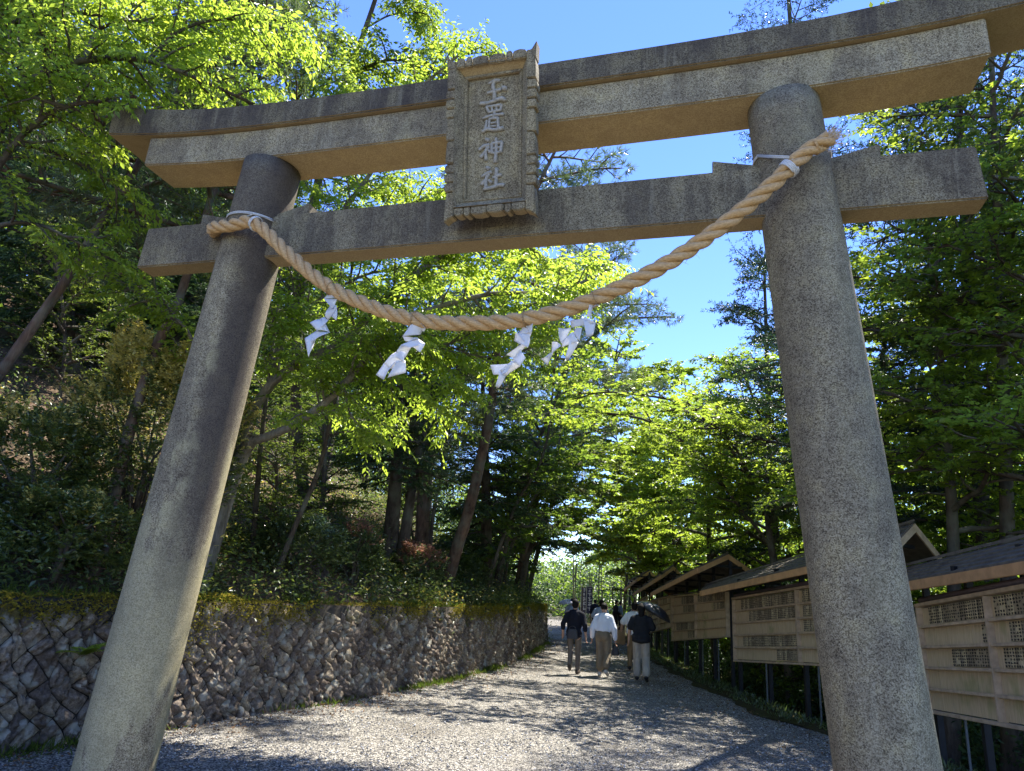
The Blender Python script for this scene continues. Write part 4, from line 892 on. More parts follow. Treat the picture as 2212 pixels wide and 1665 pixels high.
# ------------------------------------------------------------------ trees
def terrain(x, y): return float(hillz(x, y)) if x < wallx(y) else float(groundz(x, y))
def base_at(px, depth):
    p = at(px, 1290, depth); x, y = p[0], p[1]; wx, ex = wallx(y), edgex(y)
    if wx-.5 < x < ex+1.6: x = wx-.9 if x < (wx+ex)/2 else ex+2.0        # no tree stands in the walkway
    return np.array([x, y, terrain(x, y)-.05])
def start_tree(name, lab, base, seed, group=None, cat='tree'):
    t = thing(name, lab, cat, tuple(base), 0, group); T = Tree(seed); T.base = np.array(base, float); return t, T
def px_path(pts, base, n): return smoothpath([(p if isinstance(p, np.ndarray) else at(*p))-base for p in pts], n)
SP = dict(
    broad=[(.13, .78, 48, .72, -.14), (.048, .34, 50, .75, -.1)],
    broad2=[(.30, 1.15, 46, .75, -.10), (.24, .5, 48, .75, -.1), (.10, .30, 50, .8, 0)],
    maple=[(.26, 1.0, 50, .95, -.02), (.24, .5, 48, .96, 0), (.12, .26, 50, .96, 0)],
    far=[(.25, 1.3, 50, .9, 0), (.105, .40, 50, .92, 0)],
    hinoki=[(.20, .75, 55, .8, -.3), (.095, .34, 48, .85, 0)],
    fir=[(.12, .85, 58, .95, 0), (.07, .28, 55, .95, 0)],
    pine=[(.17, .75, 50, .6, .2), (.085, .22, 45, .5, .0)],
)
def conifer(T, H, Rm, h0, nl, spec, pitch=0, r0=.16, lean=(0, 0), prof=None, trunk=None, twist=0):
    r = T.r
    tp = trunk if trunk is not None else smoothpath([(0, 0, 0), (lean[0]*.4+r.normal(0, .08), lean[1]*.4+r.normal(0, .08), H*.5), (lean[0], lean[1], H)], 16)
    T.w.tube(tp, r0, .03, 10); az = r.uniform(0, 6.28)
    for i in range(nl):
        f = h0+(1-h0)*(i+.5*r.random())/nl; p = np.array([np.interp(f*(len(tp)-1), np.arange(len(tp)), tp[:, c]) for c in range(3)])
        az += 2.4+r.normal(0, .25); g = (f-h0)/(1-h0); k = prof(g) if prof else (1-g)**.75*(.35+.65*min(1, g*4+.3))
        L_ = max(.35, Rm*k*r.uniform(.75, 1.12)); e = R(pitch+25*g+r.normal(0, 6)); d = np.array([math.cos(az)*math.cos(e), math.sin(az)*math.cos(e), math.sin(e)])
        T.branch(wander(p, d, L_, 7, r, .06, -.05), .012+.016*L_, 0, spec, .12)
    return tp
def decid(T, H, Rm, h0, nl, spec, r0=.14, lean=(0, 0), trunk=None, rise=35, flatten=.0, prof=None):
    r = T.r
    tp = trunk if trunk is not None else smoothpath([(0, 0, 0), (lean[0]*.3+r.normal(0, .12), lean[1]*.3+r.normal(0, .12), H*.4), (lean[0], lean[1], H*.93)], 14)
    T.w.tube(tp, r0, .025, 9); az = r.uniform(0, 6.28)
    for i in range(nl):
        f = h0+(.98-h0)*(i+r.random()*.6)/nl; p = np.array([np.interp(f*(len(tp)-1), np.arange(len(tp)), tp[:, c]) for c in range(3)])
        az += 2.4+r.normal(0, .3); g = (f-h0)/(1-h0); k = prof(g) if prof else (1-.62*g)*(.75+.25*min(1, g*3))
        e = R(rise*(.5+.8*g)+r.normal(0, 7)); d = np.array([math.cos(az)*math.cos(e), math.sin(az)*math.cos(e), math.sin(e)])
        T.branch(wander(p, d, Rm*k*r.uniform(.75, 1.15), 8, r, .10, -.16), .014+.016*Rm*k, 0, spec, .22)
    return tp
def finish(t, T, sty, leaf, bark, k=1.0, mat2=None, frac=0, trim=None):
    T.w.build('trunk', M[bark], t); return T.crown('crown', sty, M[leaf], t, k, M[mat2] if mat2 else None, frac, trim)

# the bright spring tree arching from behind the left pillar
b = hit(428, 1282); t, T = start_tree('broadleaf_tree', 'broadleaf tree with yellow green backlit leaves arching out from behind the left pillar', b, 21)
DS = 0.
def sh(pts): return [p if isinstance(p, np.ndarray) else (p[0], p[1], p[2]+DS) for p in pts]
tr = px_path(sh([b, (512, 1012, 9.4), (548, 944, 9.4)]), b, 14); T.w.tube(tr, .105, .085, 10)
limbs = [
 ([(800, 590, 10), (960, 560, 10.2), (1100, 570, 10.2), (1220, 560, 10.4), (1320, 600, 10.5)], .02, .1),
 ([(742, 738, 9.5), (700, 700, 9.4), (760, 650, 9.3), (880, 640, 9.3)], .02, .1),
 ([(583, 831, 9.7), (570, 740, 9.5), (600, 660, 9.4), (560, 610, 9.4)], .02, .1),
 ([(690, 880, 9.1), (680, 800, 9.0), (720, 760, 8.9), (800, 770, 8.8)], .016, .1),
 ([(960, 745, 9.0), (1040, 770, 9), (1120, 760, 9.1), (1200, 720, 9.2)], .016, .1),
 ([(880, 690, 8.8), (940, 780, 8.8), (1000, 830, 8.9)], .016, .1),
 ([(760, 430, 10.4), (700, 440, 10.2), (660, 400, 10.2)], .016, .1),
 ([(830, 330, 10.4), (760, 200, 10.4), (700, 160, 10.3)], .02, .1),
 ([(540, 955, 9.4), (617, 927, 9.3), (690, 880, 9.1), (742, 831, 9.0), (812, 752, 8.9), (880, 690, 8.8), (982, 652, 8.8), (1080, 632, 8.9), (1200, 630, 9.0), (1300, 590, 9.2)], .062, .18),
 ([(500, 1005, 9.5), (525, 925, 9.6), (583, 831, 9.7), (650, 782, 9.6), (742, 738, 9.5), (830, 650, 9.6), (940, 560, 9.8), (1060, 500, 10), (1180, 560, 10.2), (1270, 640, 10.2)], .085, .2),
 ([(590, 822, 9.7), (614, 708, 9.8), (662, 612, 10), (705, 520, 10.2), (760, 430, 10.4), (830, 330, 10.4), (900, 200, 10.3), (990, 120, 10.2)], .06, .2),
 ([(742, 738, 9.5), (860, 740, 9.2), (960, 745, 9.0), (1060, 700, 9.0), (1170, 690, 9.2)], .03, .1),
 ([(662, 612, 10), (560, 560, 10.3), (470, 500, 10.4), (400, 420, 10.3)], .035, .2),
 ([(705, 520, 10.2), (820, 470, 10.5), (930, 420, 10.6), (1010, 380, 10.6)], .03, .1),
 ([(742, 831, 9.0), (760, 900, 8.8), (800, 930, 8.8)], .018, .1),
 ([(614, 708, 9.8), (700, 640, 9.9), (800, 590, 10), (900, 580, 10), (1000, 570, 10.1)], .03, .1),
 ([(812, 752, 8.9), (850, 810, 8.9), (910, 840, 9), (960, 900, 9)], .018, .1),
 ([(500, 1005, 9.5), (455, 900, 9.3), (425, 760, 9.0), (385, 690, 8.9), (310, 640, 8.7), (250, 610, 8.6)], .035, .35)]
for pts, r0, st in limbs: T.branch(px_path(sh(pts), b, 18), r0, 0, SP['broad'], st)
finish(t, T, 'broad', 'bright', 'bark_pale')
# bright boughs reaching in over the top left corner
b = np.array([-6.4, .3, 2.0]); b[2] = terrain(b[0], b[1]); t, T = start_tree('broadleaf_tree', 'broadleaf tree with sunlit yellow leaves spreading over the top left corner', b, 23)
tr = px_path([b, (-130, 800, 7.6), (-60, 500, 7.6), (-10, 300, 7.7)], b, 16); T.w.tube(tr, .13, .07, 9)
for pts, r0, st in [
 ([(-10, 300, 7.7), (60, 180, 7.6), (180, 130, 7.5), (320, 130, 7.5), (450, 180, 7.6), (560, 230, 7.7)], .05, .1),
 ([(-40, 420, 7.6), (40, 300, 7.5), (140, 230, 7.4), (260, 220, 7.4), (340, 250, 7.5)], .04, .15),
 ([(-10, 300, 7.7), (-40, 100, 7.9), (100, 30, 8), (280, 40, 8), (420, 80, 8.1), (500, 60, 8.2)], .045, .2),
 ([(-60, 60, 8), (120, -60, 8), (300, -50, 8.2)], .04, .1),
 ([(-60, 500, 7.6), (60, 480, 7.6), (160, 520, 7.8), (240, 560, 8)], .03, .3),
 ([(-10, 300, 7.7), (120, 330, 7.9), (220, 380, 8.2), (290, 440, 8.4)], .03, .4),
 ([(320, 130, 7.5), (400, 60, 7.7), (520, 40, 7.9), (640, 70, 8)], .025, .1), ([(180, 130, 7.5), (220, 60, 7.6), (330, 40, 7.7), (420, 20, 7.8)], .025, .1), ([(140, 230, 7.4), (60, 200, 7.2), (-20, 120, 7.2)], .025, .1), ([(60, 180, 7.6), (20, 80, 7.7), (60, 0, 7.8)], .025, .1)]:
    T.branch(px_path(pts, b, 16), r0, 0, SP['broad'], st)
finish(t, T, 'broad', 'bright', 'bark_dark')
# tall leafy tree above the middle of the top beam
b = base_at(640, 13.5); t, T = start_tree('broadleaf_tree', 'tall slender tree with pale green sprays ending against the sky left of the plaque', b, 25)
tr = px_path([b, (640, 900, 13.4), (650, 600, 13.2), (690, 380, 13), (740, 200, 12.8), (790, 60, 12.6), (850, -120, 12.4)], b, 22); T.w.tube(tr, .12, .03, 9)
for pts, r0, st in [
 ([(690, 380, 13), (640, 240, 12.6), (600, 120, 12.3), (590, 0, 12)], .04, .1), ([(740, 200, 12.8), (800, 140, 12.2), (880, 130, 11.8), (960, 160, 11.6), (1030, 170, 11.5)], .035, .1),
 ([(740, 200, 12.8), (690, 90, 12.6), (660, -20, 12.4)], .03, .1), ([(790, 60, 12.6), (850, 30, 12.2), (920, 30, 12), (940, 70, 11.9)], .02, .3),
 ([(715, 280, 12.9), (800, 230, 12.4), (900, 210, 12), (1000, 120, 11.8), (1045, 100, 11.7)], .03, .15), ([(820, -30, 12.5), (860, -20, 12.2), (890, 20, 12)], .02, .4),
 ([(690, 380, 13), (600, 300, 13), (520, 240, 13), (470, 180, 13)], .03, .1), ([(640, 240, 12.6), (700, 180, 12.2), (760, 120, 12)], .025, .1), ([(690, 380, 13), (800, 400, 12.6), (900, 390, 12.4)], .025, .1)]:
    T.branch(px_path(pts, b, 14), r0, 0, SP['broad'], st)
finish(t, T, 'broad', 'bright2', 'bark_dark', 1.15)

# two leaning pines on the left bank
for lab, sd, base_px, pts, r0, seedn in (
 ('red barked pine leaning right, its bare trunk crossing the left edge of the view', 31, (-120, 1000, 11.5), [(-60, 900, 7.7), (0, 807, 8.0), (83, 690, 8.3), (165, 571, 8.7), (206, 497, 9.0), (290, 370, 9.5), (373, 228, 10), (418, 92, 10.5), (445, 0, 10.8), (460, -160, 11.2)], .068, 0),
 ('pine with flaking bark leaning right just left of the left pillar', 32, None, [(233, 1141, 8.1), (262, 1000, 8.3), (295, 879, 8.5), (343, 735, 8.9), (377, 673, 9.1), (415, 560, 9.5), (455, 430, 10), (490, 330, 10.4), (525, 215, 10.8), (565, 80, 11.2), (590, -80, 11.6)], .08, 0)):
    b = hit(205, 1245) if base_px is None else None
    if b is None: b = hit(-150, 1075)
    t, T = start_tree('pine_tree', lab, b, sd); tp = px_path([b]+pts, b, 26)
    conifer(T, 0, 2.1, .52, 26, SP['pine'], 5, r0, trunk=tp, prof=lambda g: .55+.45*math.sin(math.pi*min(1, g+.2)))
    finish(t, T, 'pine', 'pine', 'bark_red')
# red pine in the middle distance and its neighbours
b = hit(962, 1278); t, T = start_tree('pine_tree', 'tall red pine in the middle, needles showing against the sky right of the plaque', b, 33)
dm = (b-CAM)@cF
tp = px_path([b, (985, 1190, dm), (1013, 1101, dm), (1040, 985, dm), (1061, 880, dm), (1070, 780, dm), (1082, 700, dm), (1098, 600, dm), (1130, 480, dm), (1175, 375, dm), (1205, 315, dm)], b, 26)
conifer(T, 0, 2.4, .42, 23, SP['pine'], 0, .15, trunk=tp, prof=lambda g: .12+.95*math.sin(math.pi*min(1, .12+g*.85))**.8)
finish(t, T, 'pine', 'pine', 'bark_red', 1.25)
for lab, px, dd, top, Rm, sd, r0 in (('dark pine behind the middle one, dense needles left of the sky gap', 1235, 24, (1290, 545), 3.4, 34, .2), ('dark trunked pine at the left of the middle pine', 905, 16.5, (930, 620), 1.7, 35, .2)):
    b = base_at(px, dd); tp_ = at(top[0], top[1], dd)-b; t, T = start_tree('pine_tree', lab, b, sd)
    conifer(T, tp_[2], Rm, .35, 34, SP['pine'], 0, r0, lean=(tp_[0], tp_[1]), prof=lambda g: .2+.85*math.sin(math.pi*min(1, .1+g*.85))); finish(t, T, 'pine', 'pine', 'bark_red', 1.35)
# dark cypresses on the bank
HK = [('twin dark cypress trunks right of the left pillar, branches hanging over the wall', 832, 14.5, (870, 690), 1.6, .34),
      ('dark cypress at the left edge of the view, hanging blue green sprays', 30, 13.2, (60, 220), 2.3, .16), ('tall dark cypress high on the bank, left of the gate', 165, 15, (170, 60), 2.4, .18),
      ('dark cypress between the two leaning pines', 300, 16, (300, 250), 2.4, .2), ('tall cypress behind the left end of the beams', 440, 18, (420, 100), 2.6, .2),
      ('shaded cypress standing above the wall end', 1050, 19, (1040, 760), 2.4, .2), ('dark cypress at the far end of the wall', 1165, 27, (1150, 830), 2.6, .2), ('cypress high on the bank behind the bright tree', 590, 20, (590, 300), 2.8, .2)]
for i, (lab, px, dd, top, Rm, h0) in enumerate(HK):
    b = base_at(px, dd); tp_ = at(top[0], top[1], dd)-b; t, T = start_tree('cypress_tree', lab, b, 50+i)
    if i == 0:
        T.w.tube(smoothpath([(.32, -.1, 0), (.42, -.1, 2.0), (.75, -.1, 5)], 12), .14, .06, 8)
    conifer(T, tp_[2], Rm, h0, 30 if i == 0 else 40, SP['hinoki'], -8, .19, lean=(tp_[0], tp_[1]), prof=lambda g: (1-g)**.6*(.6+.4*min(1, g*5)))
    finish(t, T, 'spray', 'hinoki', 'bark_dark', 1.25, 'hinoki_b', .22)
# maples and other broadleaves round the path
DC = [  # label, px, depth, top px, radius, limbs, style/spec, leaf, scale, h0
 ('maple leaning over the path from the end of the wall, deep green layered sprays', 1110, 19.5, (1230, 760), 2.6, 22, 'far', 'maple_deep', 1.0, .25),
 ('olive green tree behind the middle pine, right crown edge against the sky', 1195, 30, (1350, 700), 3.8, 30, 'far', 'olive', 1.25, .3),
 ('tree with small yellowish leaves below the lowest gap of sky', 1345, 44, (1440, 740), 4.6, 30, 'far', 'olive', 1.7, .2),
 ('bright maple filling the far end of the path', 1330, 36, (1330, 900), 5.2, 44, 'far', 'maple', 1.5, .08),
 ('maple at the far right bend above the farthest noticeboard', 1420, 33, (1440, 880), 4.0, 30, 'far', 'maple', 1.4, .15),
 ('bright layered maple behind the third noticeboard', 1545, 22, (1530, 830), 3.9, 40, 'far', 'maple', 1.0, .12),
 ('maple behind the fourth noticeboard, sunlit tiers', 1470, 28, (1440, 900), 3.9, 36, 'far', 'maple', 1.2, .12),
 ('maple just left of the right pillar behind the firs', 1665, 17.5, (1660, 780), 3.2, 38, 'far', 'maple', .85, .15),
 ('deep green maple leaning over the wall end, hanging over the path', 1180, 24, (1270, 940), 2.7, 22, 'far', 'maple_deep', 1.1, .2)]
for i, (lab, px, dd, top, Rm, nl, spc, leaf, k, h0) in enumerate(DC):
    b = base_at(px, dd); tp_ = at(top[0], top[1], dd)-b; t, T = start_tree('maple_tree' if 'maple' in lab else 'broadleaf_tree', lab, b, 70+i)
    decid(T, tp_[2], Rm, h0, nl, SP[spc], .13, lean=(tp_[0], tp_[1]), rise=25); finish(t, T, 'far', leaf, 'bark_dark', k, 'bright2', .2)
b = base_at(1700, 15.5); t, T = start_tree('maple_tree', 'maple behind the noticeboards with long boughs overhanging the path above the walkers', b, 88)
tr = smoothpath([(0, 0, 0), (-.1, -.1, 2), (-.35, -.3, 4), (-.3, -.2, 6), (-.2, 0, 7.5)], 14); T.w.tube(tr, .12, .03, 8)
for pts in ([(-.35, -.3, 3.6), np.array((1.0, 10.2, 5.2))-b, np.array((-.8, 9.6, 5.6))-b, np.array((-2.2, 9.2, 5.4))-b], [(-.3, -.3, 4.2), np.array((1.7, 8.9, 5.2))-b, np.array((.4, 8.0, 5.5))-b, np.array((-.8, 7.6, 5.4))-b], [(-.3, -.2, 5), np.array((1.2, 12.0, 6.3))-b, np.array((-.3, 12, 6.2))-b, np.array((-1.5, 11, 5.8))-b], [(-.3, -.3, 4.0), np.array((2.2, 9.6, 4.8))-b, np.array((1.6, 8.0, 5.0))-b, np.array((1.2, 6.9, 4.9))-b], [(-.25, -.1, 6), np.array((2.4, 11.2, 7.0))-b, np.array((1.6, 10.5, 7.1))-b]):
    T.branch(smoothpath(pts, 16), .04, 0, SP['maple'], .1)
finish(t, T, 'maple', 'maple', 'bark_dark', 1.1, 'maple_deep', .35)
# right of the path, near: maples with layered tiers, firs
for i, (lab, px, dd, top, Rm, nl, h0, k, leaf) in enumerate((
 ('maple standing right of the right pillar, tiers of backlit leaves', 2010, 10.2, (1990, 350), 2.5, 27, .36, 1.0, 'maple'),
 ('maple at the right edge of the view, shaded lower boughs', 2230, 8.6, (2200, 200), 2.4, 24, .40, 1.0, 'maple'),
 ('maple farther back between the right pillar and the right edge', 2100, 15.5, (2080, 420), 3.3, 32, .2, 1.4, 'maple'),
 ('bright maple at the upper right, leaves above and below the right beam end', 2130, 9.6, (2120, -120), 2.3, 24, .5, .95, 'maple'),
 ('dark maple behind the nearest noticeboard roof', 1900, 14.5, (1900, 600), 2.6, 34, .15, 1.3, 'maple_deep'))):
    b = base_at(px, dd); tp_ = at(top[0], top[1], dd)-b; t, T = start_tree('maple_tree', lab, b, 90+i)
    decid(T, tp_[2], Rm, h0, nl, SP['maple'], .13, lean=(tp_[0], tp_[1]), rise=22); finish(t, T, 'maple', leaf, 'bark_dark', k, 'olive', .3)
b = base_at(1790, 10.6); t, T = start_tree('young_tree', 'young tree with pale leaves drooping over a noticeboard roof beside the right pillar', b, 97); T.w.tube(px_path([b, (1790, 1200, 10.6), (1770, 1090, 10.6)], b, 8), .05, .03, 7)
for pts in ([(1780, 1120, 10.6), (1730, 1100, 10.6), (1680, 1120, 10.5), (1620, 1165, 10.4)], [(1775, 1100, 10.6), (1720, 1070, 10.7), (1670, 1085, 10.7), (1640, 1110, 10.7)], [(1785, 1150, 10.6), (1740, 1140, 10.4), (1690, 1165, 10.3), (1660, 1185, 10.3)]): T.branch(px_path(pts, b, 10), .016, 0, [(.12, .42, 48, .92, -.05), (.075, .2, 50, .9, 0)], .1)
finish(t, T, 'small', 'bright2', 'bark_dark', 1.35)
for i, (lab, px, dd, top, Rm, nl, h0, k) in enumerate((
 ('tall dark fir behind the right pillar, flat boughs reaching left into the sky', 1742, 13.2, (1700, -40), 2.3, 36, .16, 1.0),
 ('dark fir at the upper right behind the right beam end', 2120, 12.4, (2060, -60), 3.0, 44, .3, 1.1),
 ('fir farther back left of the right pillar, lower dark boughs', 1690, 20, (1650, 560), 3.2, 36, .18, 1.5))):
    b = base_at(px, dd); tp_ = at(top[0], top[1], dd)-b; t, T = start_tree('fir_tree', lab, b, 110+i)
    conifer(T, tp_[2], Rm, h0, nl, SP['fir'], -4, .17, lean=(tp_[0], tp_[1]), prof=lambda g: (1-g)**.55*(.75+.25*min(1, g*5))); finish(t, T, 'fir', 'fir', 'bark_dark', k*1.15)

for i, (lab, pts, r0) in enumerate((
 ('slender leaning trunk on the bank, right of the left pillar and under the bright tree', [(595, 1245), (640, 1130), (690, 1010), (715, 900), (740, 780)], .045),
 ('thin dark trunk behind the left pillar, rising straight on the bank', [(545, 1200), (555, 1060), (570, 900), (590, 740)], .05),
 ('thin dark trunk halfway between the left pillar and the twin cypresses', [(690, 1170), (700, 1040), (705, 900), (720, 760)], .05),
 ('thin forked looking trunk close left of the middle pine', [(925, 1255), (935, 1120), (960, 980), (985, 840)], .05),
 ('slender dark trunk leaning right over the wall, right of the middle pine', [(1045, 1290), (1080, 1180), (1120, 1080), (1180, 960)], .06),
 ('thin trunk leaning right beside the wall end', [(1085, 1285), (1105, 1180), (1150, 1080), (1200, 1010)], .06))):
    b = hit(*pts[0]); dd = float((b-CAM)@cF); t, T = start_tree('slender_tree', lab, b, 280+i, 'slender trunks on the bank')
    tp = px_path([b]+[(x, y, dd+.12*k) for k, (x, y) in enumerate(pts[1:])]+[(pts[-1][0]+25, pts[-1][1]-260, dd+.6)], b, 18)
    T.w.tube(tp, r0, r0*.4, 7)
    for k in range(11):
        f = .55+.045*k; j = min(16, int(f*17)); p = tp[j]; a = 2.4*k; T.branch(wander(p, (math.cos(a), math.sin(a), .25), T.r.uniform(.6, 1.2), 5, T.r, .12), .014, 0, [(.16, .45, 50, .85, 0), (.09, .2, 50, .85, 0)], .2)
    for k in range(7):                                          # bare dead twigs low on the stem
        p = tp[T.r.integers(4, 10)]; a = T.r.uniform(0, 6.28); T.w.tube(wander(p, (math.cos(a), math.sin(a), .1), T.r.uniform(.2, .6), 4, T.r, .2), .008, .002, 3)
    finish(t, T, 'small', ['maple_deep', 'olive'][i % 2], 'bark_dark', 1.25)

# ------------------------------------------------------------------ shrubs, undergrowth, moss, verge
def shrub(name, lab, base, rad, n, sty, leaf, k, tipm=None, frac=.3, seed=1, stems=7, cat='shrub'):
    t, T = start_tree(name, lab, base, seed, cat=cat); r = T.r; rad = np.array(rad)
    for i in range(stems):
        a = r.uniform(0, 6.28); e = np.array([math.cos(a)*rad[0]*.7, math.sin(a)*rad[1]*.7, rad[2]*r.uniform(1.1, 1.7)]); T.w.tube(smoothpath([(0, 0, 0), e*[.25, .25, .5]+r.normal(0, .06, 3), e], 8), .03, .008, 5)
    d = unit(r.normal(0, 1, (n, 3))); d[:, 2] = np.where(d[:, 2] < -.55, -d[:, 2], d[:, 2]); rr = r.uniform(.55, 1, n)**.5*(1+.16*np.sin(d[:, 0]*7+1)*np.sin(d[:, 1]*6)+.10*np.sin(d[:, 2]*11+d[:, 0]*5)); P = d*rr[:, None]*rad+np.array([0, 0, rad[2]])
    T.S = list(P); T.D = list(unit(d*.8+np.array([0, 0, .55])+r.normal(0, .3, (n, 3)))); T.L = list(np.full(n, .14*k)*r.uniform(.6, 1.2, n)); finish(t, T, sty, leaf, 'bark', k, tipm, frac); return t
b = hit(215, 1235); b = b+np.array([-.15, .5, 0]); b[2] = terrain(b[0], b[1])
shrub('evergreen_shrub', 'big rounded evergreen shrub with copper new leaves, left of the left pillar', b, (1.15, 1.0, 1.45), 4200, 'small', 'shrub', 1.0, 'tip', .5, 201, 14)
for i, (lab, px, py, rad, n, leaf, tipm, fr) in enumerate((
 ('small shrub with pinkish new leaves left of the twin cypress trunks', 760, 1262, (.40, .4, .55), 500, 'under', 'pink', .2),
 ('shrub with pink tipped leaves on top of the wall between the dark trunks', 893, 1275, (.55, .5, .48), 800, 'under', 'pink', .45),
 ('low evergreen bush at the foot of the leaning pine', 110, 1262, (.8, .6, .5), 900, 'shrub', 'tip', .1), ('leafy bush at the left edge of the view above the wall', 30, 1180, (.8, .7, .8), 1200, 'shrub', 'tip', .12),
 ('long leaved bush on the wall end', 1140, 1285, (.5, .5, .6), 500, 'under', 'bright2', .25), ('blue green bush on the bank right of the left pillar', 640, 1240, (.7, .6, .45), 900, 'under', 'hinoki_b', .3),
 ('low bush by the trunks over the wall', 1010, 1275, (.5, .5, .4), 500, 'under', 'olive', .3))):
    b = hit(px, py); shrub('bush', lab, b-np.array([0, 0, .05]), rad, n, 'small', leaf, 1.0, tipm, fr, 210+i)
for i, (lab, px, py, top, Rm, leaf) in enumerate((
 ('slender sapling with small green leaves right of the left pillar, in front of bare bank', 585, 1200, (600, 960), .9, 'olive'), ('young broadleaf tree on the bank left of the twin cypresses', 700, 1160, (700, 900), 1.1, 'maple_deep'),
 ('young tree on the bank between the twin cypresses and the middle pine', 900, 1200, (905, 960), 1.1, 'maple_deep'), ('leafy sapling on the bank under the bright tree', 620, 1040, (640, 820), 1.0, 'olive'),
 ('young leafy tree half hidden by the left end of the beams', 130, 860, (120, 480), 1.4, 'olive'), ('green sapling beside the middle pine trunk', 1000, 1220, (1040, 1040), 1.0, 'maple_deep'))):
    b = hit(px, py); dd = float((b-CAM)@cF); tp_ = at(top[0], top[1], dd)-b; t, T = start_tree('young_tree', lab, b, 240+i)
    decid(T, tp_[2], Rm, .12, 20, [(.14, .5, 50, .85, 0), (.07, .22, 50, .85, 0)], .035, lean=(tp_[0], tp_[1]), rise=30); finish(t, T, 'small', leaf, 'bark', 1.2)
# fern in the wall
def fern(lab, base, out, sz, seed):
    t = thing('fern', lab, 'fern', tuple(base)); r = np.random.default_rng(seed); w_ = Wood(); Ps, As, Ns, Ls, Ws = [], [], [], [], []
    for i in range(9):
        a = r.uniform(-1.3, 1.3); d = unit(np.array(out)*math.cos(a)+np.array([-out[1], out[0], 0])*math.sin(a)+np.array([0, 0, r.uniform(.5, 1.5)])); pts = wander((0, 0, 0), d, sz*r.uniform(.8, 1.2), 14, r, .02, -3.2); w_.tube(pts, .003, .001, 3)
        for j in range(2, 14):
            tdir = unit(pts[j]-pts[j-1]); s_2 = unit(np.cross(tdir, [0, 0, 1.]))
            for sg in (-1, 1): Ps.append(pts[j]); As.append(unit(s_2*sg+tdir*.35)); Ns.append((0, 0, 1.)); Ls.append(sz*.30*math.sin(math.pi*(j+1)/16)); Ws.append(sz*.075)
    V, F = leaf_arrays(np.array(Ps), np.array(As), np.array(Ns), np.array(Ls), np.array(Ws)); link('frond', mesh_np('frond', V, F3=F), M['bright'], t); w_.build('stem', M['grass'], t)
def wall_pt(px, py):
    for dd in np.arange(3, 30, .01):
        p = at(px, py, dd)
        if p[0] < wallx(p[1])-.02 and p[2] < 1.4: return p
    return p
fern('bright fern growing from the wall joints left of the left pillar', wall_pt(167, 1418)+np.array([.05, 0, 0]), (1, -.3, 0), .27, 5)
r = np.random.default_rng(77)
# undergrowth on the bank: low leaf clumps nobody could count
n = 4600; y = r.uniform(-3, 26, n); d = r.gamma(1.6, 1.9, n)+.05; x = wallx(y)-d; z = hillz(x, y); keep = (np.sin(x*1.3+y*.9)+np.sin(x*.7-y*1.9)+r.normal(0, .7, n) > -1.0)
C0 = np.stack([x, y, z], 1)[keep]; m = 26; sz = r.uniform(.10, .32, len(C0)); Q = C0[:, None]+r.normal(0, 1, (len(C0), m, 3))*sz[:, None, None]*[1, 1, .7]+np.array([0, 0, .17]); Q = Q.reshape(-1, 3)
o = scatter_leaves('undergrowth', Q, .075, .036, M['under'], r, .55, kind='stuff')
o.data.materials.append(M['olive']); o.data.materials.append(M['tip']); o.data.polygons.foreach_set('material_index', np.repeat(r.choice([0, 0, 1, 1, 2], len(C0), p=[.3, .25, .2, .17, .08]), m*2).astype(np.int32))
n = 2600; y = r.uniform(1, 34, n); x = edgex(y)+1.75+r.gamma(1.5, 1.0, n); C0 = np.stack([x, y, groundz(x, y)+r.uniform(0, .95, n)], 1); m = 24
Q = (C0[:, None]+r.normal(0, 1, (n, m, 3))*[.22, .22, .16]).reshape(-1, 3); scatter_leaves('hedge_growth', Q, .085, .045, M['hinoki'], r, .5, kind='stuff')
n = 26000; y = r.uniform(-4, 26, n); d = r.gamma(1.5, 2.6, n); x = wallx(y)-.15-d; Q = np.stack([x, y, hillz(x, y)+.015], 1); scatter_leaves('leaf_litter', Q, .06, .03, M['dry'], r, .8, kind='stuff')
# moss and hanging grass along the wall top
n = 30000; sv = r.uniform(0, WLEN, n); hv = WHT-np.abs(r.normal(0, .10, n))*(1+1.6*(np.sin(sv*2.3)+np.sin(sv*5.1+1) > .6))+.03; P_ = wallP(sv, np.minimum(hv, WHT), .05+r.uniform(-.03, .05, n)); P_[:, 2] += .045*np.sin(sv*3.1)*np.sin(sv*.9)+.03*np.sin(sv*7.7); P_[:, 2] += np.where(hv > WHT, .03, 0); mk = np.sin(sv*1.7)+np.sin(sv*3.9+1)*.8+np.sin(sv*.6+2)+r.normal(0, .5, n) > -.3; P_ = P_[mk]
n9 = 7000; sg = r.uniform(0, WLEN, n9); kg = np.sin(sg*2.9)+np.sin(sg*1.1+2)+r.normal(0, .5, n9) > -.2; P3 = wallP(sg, np.full(n9, WHT), r.uniform(-.5, .04, n9))[kg]; scatter_leaves('grass_tufts', P3, .15, .012, M['grass'], r, .1, axis=unit(r.normal(0, .5, P3.shape)+np.array([0, 0, .9])), kind='stuff')
P2 = wallP(sv[:9000], np.full(9000, WHT), r.uniform(-.35, .08, 9000)); P2[:, 2] += r.uniform(0, .05, 9000)+.07*np.maximum(0, np.sin(sv[:9000]*2.3)*np.sin(sv[:9000]*1.1+1)); P2 = P2[np.sin(sv[:9000]*1.3)+np.sin(sv[:9000]*4.1)+r.normal(0, .5, 9000) > -.5]
scatter_leaves('moss', np.concatenate([P_, P2]), .035, .018, M['moss'], r, .3, kind='stuff')
